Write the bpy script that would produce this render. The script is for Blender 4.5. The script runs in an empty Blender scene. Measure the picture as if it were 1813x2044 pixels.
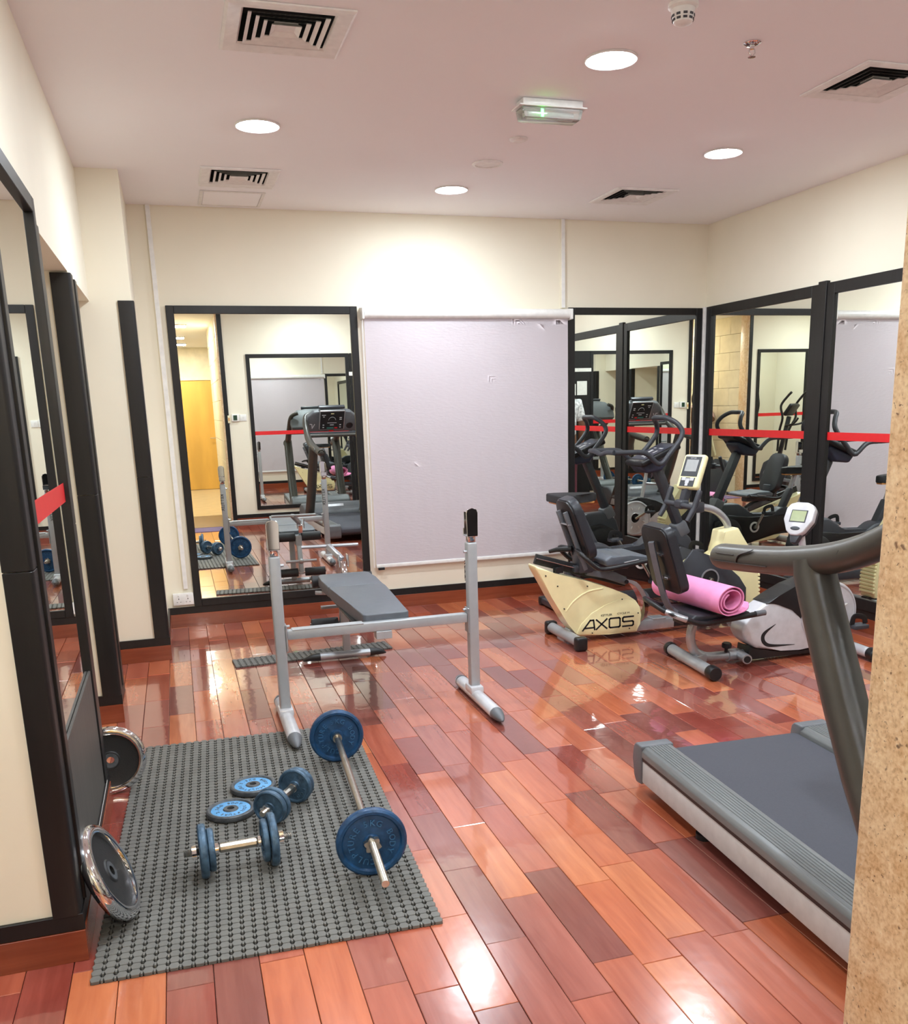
import bpy, bmesh, math, random
from mathutils import Vector, Matrix
random.seed(11)
SC = bpy.context.scene
COL = SC.collection
PI = math.pi

# ------------------------------------------------------------------ camera
# phone main camera: 1866x2488 frame cropped to 1813x2044 (principal point is off centre)
W, H, F, CX, CY = 1813.0, 2044.0, 1812.93, 933.0, 1244.0
RC = ((0.953099, -0.301439, -0.02713), (-0.095143, -0.213315, -0.97234), (0.287314, 0.929318, -0.23199))
EYE = Vector((0, 0, 1.5))
cd = bpy.data.cameras.new('camera'); cam = bpy.data.objects.new('camera', cd); COL.objects.link(cam)
cd.sensor_fit = 'HORIZONTAL'; cd.sensor_width = 36.0; cd.lens = F / W * 36.0
cd.shift_x = (W / 2 - CX) / W; cd.shift_y = (CY - H / 2) / W
cd.clip_start = 0.02; cd.clip_end = 60
r, d, f = [Vector(v) for v in RC]
f.normalize(); r = (r - f * r.dot(f)).normalized(); u = r.cross(f)
cam.matrix_world = Matrix(((r.x, u.x, -f.x, EYE.x), (r.y, u.y, -f.y, EYE.y), (r.z, u.z, -f.z, EYE.z), (0, 0, 0, 1)))
SC.camera = cam

# ------------------------------------------------------------------ world, exposure
SC.view_settings.view_transform = 'Standard'; SC.view_settings.look = 'None'
SC.view_settings.gamma = 1.0; SC.view_settings.use_curve_mapping = False
SC.view_settings.exposure = 1.36
LAMP = 150.0          # radiance of the recessed downlights
LAMP_HALL = 60.0     # corridor lamps
wd = bpy.data.worlds.new('world'); SC.world = wd; wd.use_nodes = True
wd.node_tree.nodes['Background'].inputs[0].default_value = (0.8, 0.85, 1, 1)
wd.node_tree.nodes['Background'].inputs[1].default_value = 0.02

# ------------------------------------------------------------------ materials
def lin(c):
    return tuple((v / 255 / 12.92) if v / 255 <= .04045 else ((v / 255 + .055) / 1.055) ** 2.4 for v in c)

def mat(name, rgb, rough=.5, metal=0., var=.06, scale=25., bump=0., bscale=200., coat=0., emit=0., spec=.5, stretch=None, trans=0.):
    m = bpy.data.materials.new(name); m.use_nodes = True
    nt = m.node_tree; N = nt.nodes; L = nt.links
    b = N['Principled BSDF']; c = lin(rgb)
    tc = N.new('ShaderNodeTexCoord'); mp = N.new('ShaderNodeMapping')
    L.new(tc.outputs['Object'], mp.inputs['Vector'])
    if stretch: mp.inputs['Scale'].default_value = stretch
    nz = N.new('ShaderNodeTexNoise'); nz.inputs['Scale'].default_value = scale; nz.inputs['Detail'].default_value = 3
    L.new(mp.outputs['Vector'], nz.inputs['Vector'])
    rp = N.new('ShaderNodeValToRGB')
    rp.color_ramp.elements[0].position = .3; rp.color_ramp.elements[1].position = .7
    rp.color_ramp.elements[0].color = tuple(v * (1 - var) for v in c) + (1,)
    rp.color_ramp.elements[1].color = tuple(min(1, v * (1 + var)) for v in c) + (1,)
    L.new(nz.outputs['Fac'], rp.inputs['Fac']); L.new(rp.outputs['Color'], b.inputs['Base Color'])
    b.inputs['Roughness'].default_value = rough; b.inputs['Metallic'].default_value = metal
    b.inputs['Specular IOR Level'].default_value = spec
    if coat: b.inputs['Coat Weight'].default_value = coat; b.inputs['Coat Roughness'].default_value = .06
    if trans: b.inputs['Transmission Weight'].default_value = trans
    if bump:
        n2 = N.new('ShaderNodeTexNoise'); n2.inputs['Scale'].default_value = bscale; n2.inputs['Detail'].default_value = 4
        L.new(mp.outputs['Vector'], n2.inputs['Vector'])
        bp = N.new('ShaderNodeBump'); bp.inputs['Strength'].default_value = bump; bp.inputs['Distance'].default_value = .004
        L.new(n2.outputs['Fac'], bp.inputs['Height']); L.new(bp.outputs['Normal'], b.inputs['Normal'])
    if emit:
        b.inputs['Emission Color'].default_value = c + (1,); b.inputs['Emission Strength'].default_value = emit
    return m

def wood(name, rgb, rough=.2, coat=1., dark=.72, along='Y'):
    """varnished red hardwood, grain along one axis; each object gets its own grain offset"""
    m = bpy.data.materials.new(name); m.use_nodes = True
    nt = m.node_tree; N = nt.nodes; L = nt.links; b = N['Principled BSDF']; c = lin(rgb)
    tc = N.new('ShaderNodeTexCoord'); oi = N.new('ShaderNodeObjectInfo')
    ad = N.new('ShaderNodeVectorMath'); ad.operation = 'MULTIPLY_ADD'
    L.new(oi.outputs['Location'], ad.inputs[0]); ad.inputs[1].default_value = (3.7, 5.1, 1.3)
    L.new(tc.outputs['Object'], ad.inputs[2])
    mp = N.new('ShaderNodeMapping'); L.new(ad.outputs[0], mp.inputs['Vector'])
    mp.inputs['Scale'].default_value = (1, .09, 1) if along == 'Y' else (.09, 1, 1)
    n1 = N.new('ShaderNodeTexNoise'); n1.inputs['Scale'].default_value = 45; n1.inputs['Detail'].default_value = 5
    n1.inputs['Distortion'].default_value = .6
    n2 = N.new('ShaderNodeTexNoise'); n2.inputs['Scale'].default_value = 9; n2.inputs['Detail'].default_value = 2
    for n in (n1, n2): L.new(mp.outputs['Vector'], n.inputs['Vector'])
    mx = N.new('ShaderNodeMix'); mx.data_type = 'FLOAT'; mx.inputs[0].default_value = .6
    L.new(n1.outputs['Fac'], mx.inputs[2]); L.new(n2.outputs['Fac'], mx.inputs[3])
    rp = N.new('ShaderNodeValToRGB'); e = rp.color_ramp.elements
    e[0].position = .32; e[1].position = .68
    e[0].color = (c[0] * dark, c[1] * dark * .8, c[2] * dark * .75, 1); e[1].color = (min(1, c[0] * 1.15), c[1] * 1.2, c[2] * 1.15, 1)
    L.new(mx.outputs[0], rp.inputs['Fac']); L.new(rp.outputs['Color'], b.inputs['Base Color'])
    b.inputs['Roughness'].default_value = rough; b.inputs['Coat Weight'].default_value = coat; b.inputs['Coat Roughness'].default_value = .05; b.inputs['Coat IOR'].default_value = 1.6
    n3 = N.new('ShaderNodeTexNoise'); n3.inputs['Scale'].default_value = 14
    L.new(tc.outputs['Object'], n3.inputs['Vector'])
    bp = N.new('ShaderNodeBump'); bp.inputs['Strength'].default_value = .05; bp.inputs['Distance'].default_value = .01
    L.new(n3.outputs['Fac'], bp.inputs['Height']); L.new(bp.outputs['Normal'], b.inputs['Normal']); L.new(bp.outputs['Normal'], b.inputs['Coat Normal'])
    return m

def granite():
    m = bpy.data.materials.new('granite'); m.use_nodes = True
    nt = m.node_tree; N = nt.nodes; L = nt.links; b = N['Principled BSDF']
    tc = N.new('ShaderNodeTexCoord')
    def nz(s, d, dist=0):
        n = N.new('ShaderNodeTexNoise'); n.inputs['Scale'].default_value = s; n.inputs['Detail'].default_value = d; n.inputs['Distortion'].default_value = dist
        L.new(tc.outputs['Object'], n.inputs['Vector']); return n.outputs['Fac']
    def ramp(src, stops):
        rp = N.new('ShaderNodeValToRGB'); el = rp.color_ramp.elements
        while len(el) < len(stops): el.new(.5)
        for e, (p, c) in zip(el, stops): e.position = p; e.color = c if len(c) == 4 else lin(c) + (1,)
        L.new(src, rp.inputs['Fac']); return rp.outputs['Color']
    def mix(fac, a, bb):
        x = N.new('ShaderNodeMix'); x.data_type = 'RGBA'
        L.new(fac, x.inputs[0]); L.new(a, x.inputs[6]); L.new(bb, x.inputs[7]); return x.outputs[2]
    base = ramp(nz(210, 4, .3), [(.30, (176, 136, 96)), (.44, (220, 186, 146)), (.58, (238, 212, 176)), (.72, (248, 232, 208))])
    soft = ramp(nz(26, 5, .6), [(.35, (198, 156, 112)), (.62, (244, 222, 190))])
    hf = N.new('ShaderNodeValue'); hf.outputs[0].default_value = .42
    c0 = mix(hf.outputs[0], base, soft)
    rust = ramp(nz(9, 3, .6), [(0, (226, 182, 126)), (1, (206, 146, 98))])
    f1 = ramp(nz(6, 4, .4), [(.55, (0, 0, 0, 1)), (.75, (.5, .5, .5, 1))])
    c1 = mix(f1, c0, rust)
    dk = ramp(nz(60, 2, .3), [(0, (74, 54, 46)), (1, (128, 82, 58))])
    f2 = ramp(nz(260, 2, .2), [(.66, (0, 0, 0, 1)), (.74, (.85, .85, .85, 1))])
    c2 = mix(f2, c1, dk)
    f3 = ramp(nz(75, 2, .1), [(.70, (0, 0, 0, 1)), (.75, (.85, .85, .85, 1))])
    c3 = mix(f3, c2, dk)
    L.new(c3, b.inputs['Base Color']); b.inputs['Roughness'].default_value = .35
    return m

def mirror_glass():
    m = bpy.data.materials.new('mirror_glass'); m.use_nodes = True
    nt = m.node_tree; N = nt.nodes; L = nt.links; b = N['Principled BSDF']
    tc = N.new('ShaderNodeTexCoord'); n = N.new('ShaderNodeTexNoise'); n.inputs['Scale'].default_value = 1.2
    L.new(tc.outputs['Object'], n.inputs['Vector'])
    rp = N.new('ShaderNodeValToRGB'); rp.color_ramp.elements[0].color = (.86, .89, .85, 1); rp.color_ramp.elements[1].color = (.89, .91, .875, 1)
    L.new(n.outputs['Fac'], rp.inputs['Fac']); L.new(rp.outputs['Color'], b.inputs['Base Color'])
    b.inputs['Metallic'].default_value = 1; b.inputs['Roughness'].default_value = 0.0
    return m

def blind_fabric():
    m = bpy.data.materials.new('blind_fabric'); m.use_nodes = True
    nt = m.node_tree; N = nt.nodes; L = nt.links; b = N['Principled BSDF']
    b.inputs['Base Color'].default_value = lin((248, 240, 245)) + (1,); b.inputs['Roughness'].default_value = .75
    tc = N.new('ShaderNodeTexCoord'); mp = N.new('ShaderNodeMapping'); L.new(tc.outputs['Object'], mp.inputs['Vector'])
    mp.inputs['Rotation'].default_value = (0, math.radians(38), 0); mp.inputs['Scale'].default_value = (1, 1, 3.6)
    n = N.new('ShaderNodeTexNoise'); n.inputs['Scale'].default_value = 22; n.inputs['Detail'].default_value = 2
    L.new(mp.outputs['Vector'], n.inputs['Vector'])
    bp = N.new('ShaderNodeBump'); bp.inputs['Strength'].default_value = .3; bp.inputs['Distance'].default_value = .004
    L.new(n.outputs['Fac'], bp.inputs['Height']); L.new(bp.outputs['Normal'], b.inputs['Normal'])
    return m

MT = {}
def defmats():
    D = dict(
        wall=((240, 232, 212), .75, 0, dict(var=.015, scale=3, bump=.03)), ceil=((250, 249, 250), .85, 0, dict(var=.01, scale=3)),
        black_wood=((30, 28, 28), .38, 0, dict(var=.15, scale=40, stretch=(1, 1, .08), spec=.35)), board_grey=((74, 70, 66), .5, 0, dict(var=.12, scale=30, stretch=(1, 1, .1))),
        white=((232, 230, 226), .4, 0, {}), cream=((236, 226, 190), .45, 0, {}), white_plastic=((236, 234, 230), .35, 0, {}),
        grey_paint=((172, 175, 178), .35, .2, dict(var=.03)), silver=((178, 180, 184), .3, .6, {}), chrome=((225, 225, 228), .06, 1, dict(var=.02)),
        steel=((190, 184, 174), .28, 1, dict(var=.1, scale=60)), black=((26, 26, 28), .42, 0, {}), rubber=((38, 38, 40), .6, 0, dict(bump=.1)),
        dark_grey=((58, 60, 66), .4, 0, {}), mid_grey=((98, 100, 104), .45, 0, {}), vinyl=((92, 97, 104), .42, 0, dict(bump=.12, bscale=350)),
        vinyl_black=((40, 42, 48), .38, 0, dict(bump=.1, bscale=300)), yellow=((252, 242, 188), .28, 0, dict(var=.02, coat=.4)),
        blue_iron=((28, 68, 106), .36, .1, dict(var=.35, scale=30, bump=.35, bscale=90)), blue_light=((92, 156, 206), .45, 0, dict(var=.18, scale=35, bump=.2, bscale=90)),
        iron=((84, 88, 92), .45, .3, dict(var=.3, scale=40, bump=.25)), black_iron=((30, 30, 31), .5, 0, dict(bump=.2)),
        pink=((240, 150, 196), .6, 0, dict(var=.03, bump=.08, bscale=500)), red=((222, 36, 40), .35, 0, dict(var=.03)),
        mat_rubber=((104, 102, 97), .62, 0, dict(var=.12, scale=8, bump=.15)), mat_base=((20, 20, 20), .75, 0, {}),
        belt=((66, 66, 74), .75, 0, dict(var=.06, scale=160, bump=.2, bscale=500)), rail_grey=((112, 114, 114), .4, .1, dict(var=.12, scale=30, stretch=(8, .15, 1))),
        gunmetal=((74, 71, 66), .34, .2, dict(var=.05)), lcd=((150, 160, 110), .25, 0, {}), lcd_grey=((170, 172, 172), .25, 0, {}), silver_white=((212, 212, 216), .25, .15, {}),
        louvre=((238, 236, 232), .5, 0, {}), plenum=((44, 50, 50), .8, 0, {}), green_lcd=((44, 70, 52), .3, 0, {}),
        door_yellow=((226, 176, 84), .4, 0, dict(var=.12, scale=4, stretch=(1, 1, .2))), marble=((206, 190, 158), .2, 0, dict(var=.06, scale=6)),
        stone=((228, 216, 188), .7, 0, dict(var=.08, scale=7, bump=.3, bscale=60)), dark_granite=((86, 74, 66), .25, 0, dict(var=.35, scale=120)),
        skin=((112, 76, 56), .5, 0, {}), hair=((18, 15, 14), .5, 0, dict(bump=.5, bscale=120)), shirt_pink=((226, 196, 196), .8, 0, dict(bump=.2)),
        shirt_white=((214, 220, 220), .8, 0, dict(var=.5, scale=30)), trousers=((60, 54, 60), .8, 0, {}), trousers_red=((88, 34, 48), .8, 0, {}),
        skirt=((150, 120, 90), .8, 0, {}), purple=((112, 92, 128), .8, 0, {}), paper=((238, 236, 228), .7, 0, {}), ink=((28, 28, 30), .6, 0, {}),
        orange=((216, 150, 84), .5, 0, {}), lens_clear=((226, 228, 222), .08, 0, dict(trans=.75)), socket=((240, 238, 234), .3, 0, {}), teal=((60, 130, 120), .4, 0, {}),
        blue_worn=((66, 92, 114), .4, .25, dict(var=.4, scale=40, bump=.3, bscale=90)), blue_letter_lit=((56, 104, 144), .4, .1, dict(var=.2)),  # lettering blue: plate blue lightened, highlights on the raised letters put into the colour
        panel_silver=((196, 196, 194), .4, .05, {}),
        tape_pink=((240, 236, 236), .5, 0, {}), eye_white=((230, 226, 220), .3, 0, {}), raw_edge=((206, 178, 140), .7, 0, {}), navy=((50, 54, 72), .4, 0, {}), denim=((52, 58, 72), .8, 0, {}))
    for k, (c, r_, m_, kw) in D.items(): MT[k] = mat(k, c, r_, m_, **kw)
    MT['led_green'] = mat('led_green', (60, 255, 90), .3, emit=6)
    MT['lamp'] = mat('lamp', (234, 246, 255), .4, emit=LAMP, var=0)
    MT['lamp_hall'] = mat('lamp_hall', (255, 250, 238), .4, emit=LAMP_HALL, var=0)
    MT['granite'] = granite(); MT['mirror'] = mirror_glass(); MT['blind'] = blind_fabric()
    for i, c in enumerate([(174, 90, 68), (188, 106, 80), (146, 70, 60), (200, 118, 80), (136, 76, 68), (178, 97, 77), (162, 92, 80), (194, 106, 72)]):
        MT['plank%d' % i] = wood('plank%d' % i, c)
    MT['skirting'] = wood('skirting', (136, 66, 42), rough=.25, coat=.3, along='X')
    MT['skirting_y'] = wood('skirting_y', (136, 66, 42), rough=.25, coat=.3, along='Y')
defmats()

# ------------------------------------------------------------------ mesh builder
WM = {}
def wm(o): return WM.get(o.name, Matrix.Identity(4)) if o else Matrix.Identity(4)

def smooth_path(pts, sub):
    P = [Vector(p) for p in pts]
    if sub < 1 or len(P) < 3: return P
    out = []
    for i in range(len(P) - 1):
        p0 = P[i - 1] if i else P[0] * 2 - P[1]
        p1, p2 = P[i], P[i + 1]
        p3 = P[i + 2] if i + 2 < len(P) else P[-1] * 2 - P[-2]
        for k in range(sub):
            t = k / sub
            out.append(.5 * ((2 * p1) + (p2 - p0) * t + (2 * p0 - 5 * p1 + 4 * p2 - p3) * t * t + (3 * p1 - p0 - 3 * p2 + p3) * t ** 3))
    out.append(P[-1]); return out

class MB:
    def __init__(s): s.bm = bmesh.new()
    def _bev(s, vs, off, seg):
        ed = {e for v in vs for e in v.link_edges}
        if off > 0: bmesh.ops.bevel(s.bm, geom=list(ed), offset=off, segments=seg, profile=.5, affect='EDGES', clamp_overlap=True)
    def box(s, c, size, rot=None, bev=0, seg=2):
        M = Matrix.Translation(c) @ (rot.to_4x4() if rot else Matrix.Identity(4)) @ Matrix.Diagonal((size[0], size[1], size[2], 1))
        g = bmesh.ops.create_cube(s.bm, size=1, matrix=M); s._bev(g['verts'], bev, seg); return s
    def bx(s, x0, x1, y0, y1, z0, z1, bev=0, seg=2):
        return s.box(((x0 + x1) / 2, (y0 + y1) / 2, (z0 + z1) / 2), (abs(x1 - x0), abs(y1 - y0), abs(z1 - z0)), None, bev, seg)
    def bar(s, p, q, w, h, bev=0, up=(0, 0, 1)):
        """box beam from p to q, w sideways, h along up"""
        p, q = Vector(p), Vector(q); z = (q - p); L = z.length; z.normalize(); uu = Vector(up)
        if abs(uu.dot(z)) > .99: uu = Vector((0, 1, 0))
        x = uu.cross(z).normalized(); y = z.cross(x)
        R = Matrix((x, y, z)).transposed()
        return s.box((p + q) / 2, (w, h, L), R, bev)
    def tube(s, pts, r, seg=12, sub=0, cap=True, up=(0, 0, 1), flat=1., closed=False):
        P = smooth_path(pts, sub); n = len(P)
        if isinstance(r, (list, tuple)):
            m = len(r); rr = []
            for i in range(n):
                t = i / (n - 1) * (m - 1); a = min(int(t), m - 2); rr.append(r[a] + (r[a + 1] - r[a]) * (t - a))
        else: rr = [r] * n
        t0 = (P[1] - P[0]).normalized(); uu = Vector(up)
        if abs(uu.dot(t0)) > .97: uu = Vector((1, 0, 0)) if abs(t0.x) < .9 else Vector((0, 1, 0))
        x = uu.cross(t0).normalized(); rings = []
        for i in range(n):
            if closed: t = (P[(i + 1) % n] - P[i - 1]).normalized()
            elif i == 0: t = t0
            elif i == n - 1: t = (P[-1] - P[-2]).normalized()
            else: t = ((P[i + 1] - P[i]).normalized() + (P[i] - P[i - 1]).normalized()).normalized()
            x = (x - t * x.dot(t)).normalized(); y = t.cross(x)
            rings.append([s.bm.verts.new(P[i] + (x * math.cos(a) * rr[i] + y * math.sin(a) * rr[i] * flat)) for a in [2 * PI * k / seg for k in range(seg)]])
        for i in range(n if closed else n - 1):
            A, B_ = rings[i], rings[(i + 1) % n]
            for k in range(seg): s.bm.faces.new((A[k], A[(k + 1) % seg], B_[(k + 1) % seg], B_[k]))
        if cap and not closed:
            s.bm.faces.new(list(reversed(rings[0]))); s.bm.faces.new(rings[-1])
        return s
    def cyl(s, p, q, r, seg=16, r2=None):
        return s.tube([p, q], [r, r if r2 is None else r2], seg)
    def lathe(s, prof, c=(0, 0, 0), axis=(0, 0, 1), seg=32, closed=False):
        """prof: (radius, height) pairs, turned round axis through c; closed joins last to first (ring)"""
        Q = Vector((0, 0, 1)).rotation_difference(Vector(axis).normalized()).to_matrix().to_4x4()
        M = Matrix.Translation(c) @ Q; rings = []
        for (rad, z) in prof:
            if rad < 1e-6: rings.append([s.bm.verts.new(M @ Vector((0, 0, z)))])
            else: rings.append([s.bm.verts.new(M @ Vector((rad * math.cos(2 * PI * k / seg), rad * math.sin(2 * PI * k / seg), z))) for k in range(seg)])
        prs = list(zip(rings[:-1], rings[1:])) + ([(rings[-1], rings[0])] if closed else [])
        for A, B_ in prs:
            for k in range(seg):
                k2 = (k + 1) % seg
                if len(A) == 1 and len(B_) == 1: continue
                if len(A) == 1: s.bm.faces.new((A[0], B_[k2], B_[k]))
                elif len(B_) == 1: s.bm.faces.new((A[k], A[k2], B_[0]))
                else: s.bm.faces.new((A[k], A[k2], B_[k2], B_[k]))
        return s
    def prism(s, pts, a, b, plane='xz', bev=0, seg=2):
        """extrude a 2D outline from a to b along the axis missing in plane"""
        def P(p, h): return Vector((p[0], h, p[1])) if plane == 'xz' else (Vector((p[0], p[1], h)) if plane == 'xy' else Vector((h, p[0], p[1])))
        A = [s.bm.verts.new(P(p, a)) for p in pts]; B_ = [s.bm.verts.new(P(p, b)) for p in pts]; n = len(pts)
        s.bm.faces.new(A); s.bm.faces.new(list(reversed(B_)))
        for k in range(n): s.bm.faces.new((A[k], B_[k], B_[(k + 1) % n], A[(k + 1) % n]))
        s._bev(A + B_, bev, seg); return s
    def sph(s, c, r, seg=16, rot=None):
        if not isinstance(r, (tuple, list)): r = (r, r, r)
        M = Matrix.Translation(c) @ (rot.to_4x4() if rot else Matrix.Identity(4)) @ Matrix.Diagonal((r[0], r[1], r[2], 1))
        bmesh.ops.create_uvsphere(s.bm, u_segments=seg, v_segments=max(6, seg * 2 // 3), radius=1, matrix=M); return s
    def mesh(s, me, M=None):
        n0 = len(s.bm.verts); s.bm.from_mesh(me); s.bm.verts.ensure_lookup_table()
        if M is not None:
            for v in s.bm.verts[n0:]: v.co = M @ v.co
        return s
    def tf(s, M):
        bmesh.ops.transform(s.bm, matrix=M, verts=s.bm.verts); return s
    def build(s, name, m, parent=None, world=True, ang=35, recalc=True, at=None, local=False):
        bm = s.bm
        if recalc and bm.faces: bmesh.ops.recalc_face_normals(bm, faces=bm.faces)
        PM = wm(parent)
        if world and not local and parent: bmesh.ops.transform(bm, matrix=PM.inverted(), verts=bm.verts)
        if at is not None and not parent: bmesh.ops.transform(bm, matrix=Matrix.Translation(-Vector(at)), verts=bm.verts)
        me = bpy.data.meshes.new(name); bm.to_mesh(me); bm.free()
        me.shade_smooth(); me.set_sharp_from_angle(angle=math.radians(ang))
        o = bpy.data.objects.new(name, me); COL.objects.link(o)
        for mm in (m if isinstance(m, (list, tuple)) else [m]): me.materials.append(MT[mm])
        if parent: o.parent = parent; WM[o.name] = PM
        elif at is not None: o.location = at; WM[o.name] = Matrix.Translation(at)
        return o

def tag(o, label=None, cat=None, group=None, kind=None):
    if label: o['label'] = label
    if cat: o['category'] = cat
    if group: o['group'] = group
    if kind: o['kind'] = kind
    return o
def thing(name, label, cat, loc=(0, 0, 0), rotz=0., group=None, kind=None):
    o = bpy.data.objects.new(name, None); COL.objects.link(o); o.location = loc; o.rotation_euler = (0, 0, rotz); o.empty_display_size = .1
    WM[o.name] = Matrix.Translation(loc) @ Matrix.Rotation(rotz, 4, 'Z')
    return tag(o, label, cat, group, kind)
def struct(name, bm, m, label=None, parent=None, **k):
    o = bm.build(name, m, parent, **k)
    if not parent: o['kind'] = 'structure'
    if label: o['label'] = label
    return o
def copy_tree(o, parent=None, M=None):
    c = o.copy(); COL.objects.link(c); c.parent = parent
    for ch in o.children: copy_tree(ch, c)
    return c

_G = {}
def glyph(ch, ext=.0):
    k = (ch, ext)
    if k not in _G:
        cu = bpy.data.curves.new('g', 'FONT'); cu.body = ch; cu.size = 1; cu.extrude = ext; cu.resolution_u = 2; cu.align_x = 'CENTER'
        ob = bpy.data.objects.new('g', cu); COL.objects.link(ob)
        dg = bpy.context.evaluated_depsgraph_get(); me = bpy.data.meshes.new_from_object(ob.evaluated_get(dg))
        xs = [v.co.x for v in me.vertices] or [0, .3]
        _G[k] = (me, max(xs) - min(xs)); bpy.data.objects.remove(ob)
    return _G[k]
def text_mesh(mb, s, M, size, ext=.0, sx=1., gap=.1, center=True):
    """straight text in the xy plane of M"""
    ws = [glyph(c, ext / size)[1] if c != ' ' else .3 for c in s]
    tot = sum(ws) + gap * (len(s) - 1); x = -tot / 2 if center else 0
    for c, w_ in zip(s, ws):
        if c != ' ':
            mb.mesh(glyph(c, ext / size)[0], M @ Matrix.Diagonal((size * sx, size, size, 1)) @ Matrix.Translation((x + w_ / 2, 0, 0)))
        x += w_ + gap
def ring_text(mb, s, M, rad, size, span, a0, ext):
    """letters stand on a circle of radius rad, reading clockwise from angle a0 (degrees) over span degrees"""
    n = len(s)
    for i, c in enumerate(s):
        if c == ' ': continue
        a = math.radians(a0 - span * i / max(1, n - 1))
        T = Matrix.Rotation(a - PI / 2, 4, 'Z') @ Matrix.Translation((0, rad, 0)) @ Matrix.Diagonal((size, size, size, 1))
        mb.mesh(glyph(c, ext / size)[0], M @ T)
def strokes(mb, lines, w, d, M):
    """flat strokes (polylines in xy) of width w and thickness d"""
    for ln in lines:
        for a, b in zip(ln[:-1], ln[1:]):
            A, B_ = Vector((a[0], a[1], 0)), Vector((b[0], b[1], 0)); v = B_ - A; L = v.length
            R = Matrix.Rotation(math.atan2(v.y, v.x), 4, 'Z')
            g = bmesh.ops.create_cube(mb.bm, size=1, matrix=M @ Matrix.Translation((A + B_) / 2) @ R @ Matrix.Diagonal((L + w * .8, w, d, 1)))
def rrect(w, h, rr, n=6, top=None):
    """rounded rectangle outline centred on 0; top: half width at the upper edge"""
    pts = []
    tw = top or w / 2
    for cx, cy, a0, hw in ((w / 2 - rr, -h / 2 + rr, -90, 0), (tw - rr, h / 2 - rr, 0, 0), (-tw + rr, h / 2 - rr, 90, 0), (-w / 2 + rr, -h / 2 + rr, 180, 0)):
        for k in range(n + 1):
            a = math.radians(a0 + 90 * k / n); pts.append((cx + rr * math.cos(a), cy + rr * math.sin(a)))
    return pts
def face_y(x, y, z):      # text plane facing -Y (towards the camera side), x to the right
    return Matrix.Translation((x, y, z)) @ Matrix.Rotation(PI / 2, 4, 'X')
def Rx(a): return Matrix.Rotation(a, 3, 'X')
def Ry(a): return Matrix.Rotation(a, 3, 'Y')
def Rz(a): return Matrix.Rotation(a, 3, 'Z')
def project(p):
    v = Vector(p) - EYE; x, y, z = r.dot(v), -u.dot(v), f.dot(v)
    return (CX + F * x / z, CY + F * y / z, z)

# ================================================================== THE ROOM
XR, YB, YR, ZC = 4.17, 6.75, 0.70, 2.843      # right wall, back wall, rear wall, ceiling
XA = -.392
XL, XO0, XO1 = -2.2, -0.34, 0.632             # left wing wall, opening in the rear wall

# ---- floor: dark screed with every plank laid on it
fl = struct('floor', MB().bx(XL - .2, XR + .2, YR - .02, YB + .2, -.06, -.012), 'mat_base', 'floor of varnished red hardwood planks')
PW, P0 = .1248, .835
solid = [(-2.3, -.395, 2.54, 3.62), (-2.3, -1.0, 2.54, 6.8), (-1.2, -.395, 4.69, 4.92), (-1.2, -.17, 5.85, 6.8)]
planks = []
k0 = math.floor((XL - P0) / PW)
for k in range(k0, int((XR - P0) / PW) + 2):
    x0 = P0 + k * PW; x1 = min(x0 + PW, XR + .05); x0 = max(x0, XL)
    if x1 - x0 < .02: continue
    y = YR - random.choice([0, .15, .27, .4])
    while y < YB:
        ln = random.choice([.445, .53, .53])
        a, b_ = max(y, YR), min(y + ln, YB)
        if b_ - a > .02 and not any(x0 >= s[0] - .02 and x1 <= s[1] + .0 and a >= s[2] and b_ <= s[3] for s in solid):
            planks.append((x0, x1, a, b_))
        y += ln
def plank_area(p):
    pts = []
    for (x, y) in ((p[0], p[2]), (p[1], p[2]), (p[1], p[3]), (p[0], p[3])):
        q = project((x, y, 0))
        if q[2] < .3: return 0
        pts.append((min(max(q[0], 0), W), min(max(q[1], 0), H)))
    return abs(sum(pts[i][0] * pts[(i + 1) % 4][1] - pts[(i + 1) % 4][0] * pts[i][1] for i in range(4))) / 2
planks.sort(key=plank_area, reverse=True)
PM_ = {}
def plank_bm(mb, x0, x1, y0, y1, z=0.):
    g, c = .0009, .0016
    lo = [(x0 + g, y0 + g), (x1 - g, y0 + g), (x1 - g, y1 - g), (x0 + g, y1 - g)]
    V = lambda o, zz: [mb.bm.verts.new((px + (o if px < (x0 + x1) / 2 else -o), py + (o if py < (y0 + y1) / 2 else -o), zz)) for px, py in lo]
    A, B_, C_ = V(0, -.014), V(0, z - .0016), V(c, z)
    fs = []
    for P, Q in ((A, B_), (B_, C_)):
        for i in range(4): fs.append(mb.bm.faces.new((P[i], P[(i + 1) % 4], Q[(i + 1) % 4], Q[i])))
    fs.append(mb.bm.faces.new(C_)); return fs
rest = MB(); nt_ = 8
for i, (x0, x1, a, b_) in enumerate(planks):
    t = random.randrange(nt_)
    if i < 300:
        wx, wy = round(x1 - x0, 4), round(b_ - a, 4)
        key = (wx, wy, t)
        if key not in PM_:
            mb = MB(); plank_bm(mb, -wx / 2, wx / 2, -wy / 2, wy / 2)
            me = bpy.data.meshes.new('plank'); mb.bm.to_mesh(me); mb.bm.free(); me.materials.append(MT['plank%d' % t]); PM_[key] = me
        o = bpy.data.objects.new('plank', PM_[key]); COL.objects.link(o); o.parent = fl
        o.location = ((x0 + x1) / 2, (a + b_) / 2, random.uniform(-.0007, .0005)); o.rotation_euler = (random.uniform(-.0012, .0012), random.uniform(-.004, .004), 0)
    else:
        for fc in plank_bm(rest, x0, x1, a, b_): fc.material_index = t
o = rest.build('plank_field', ['plank%d' % i for i in range(nt_)], fl, recalc=False); o['kind'] = 'stuff'

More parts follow.
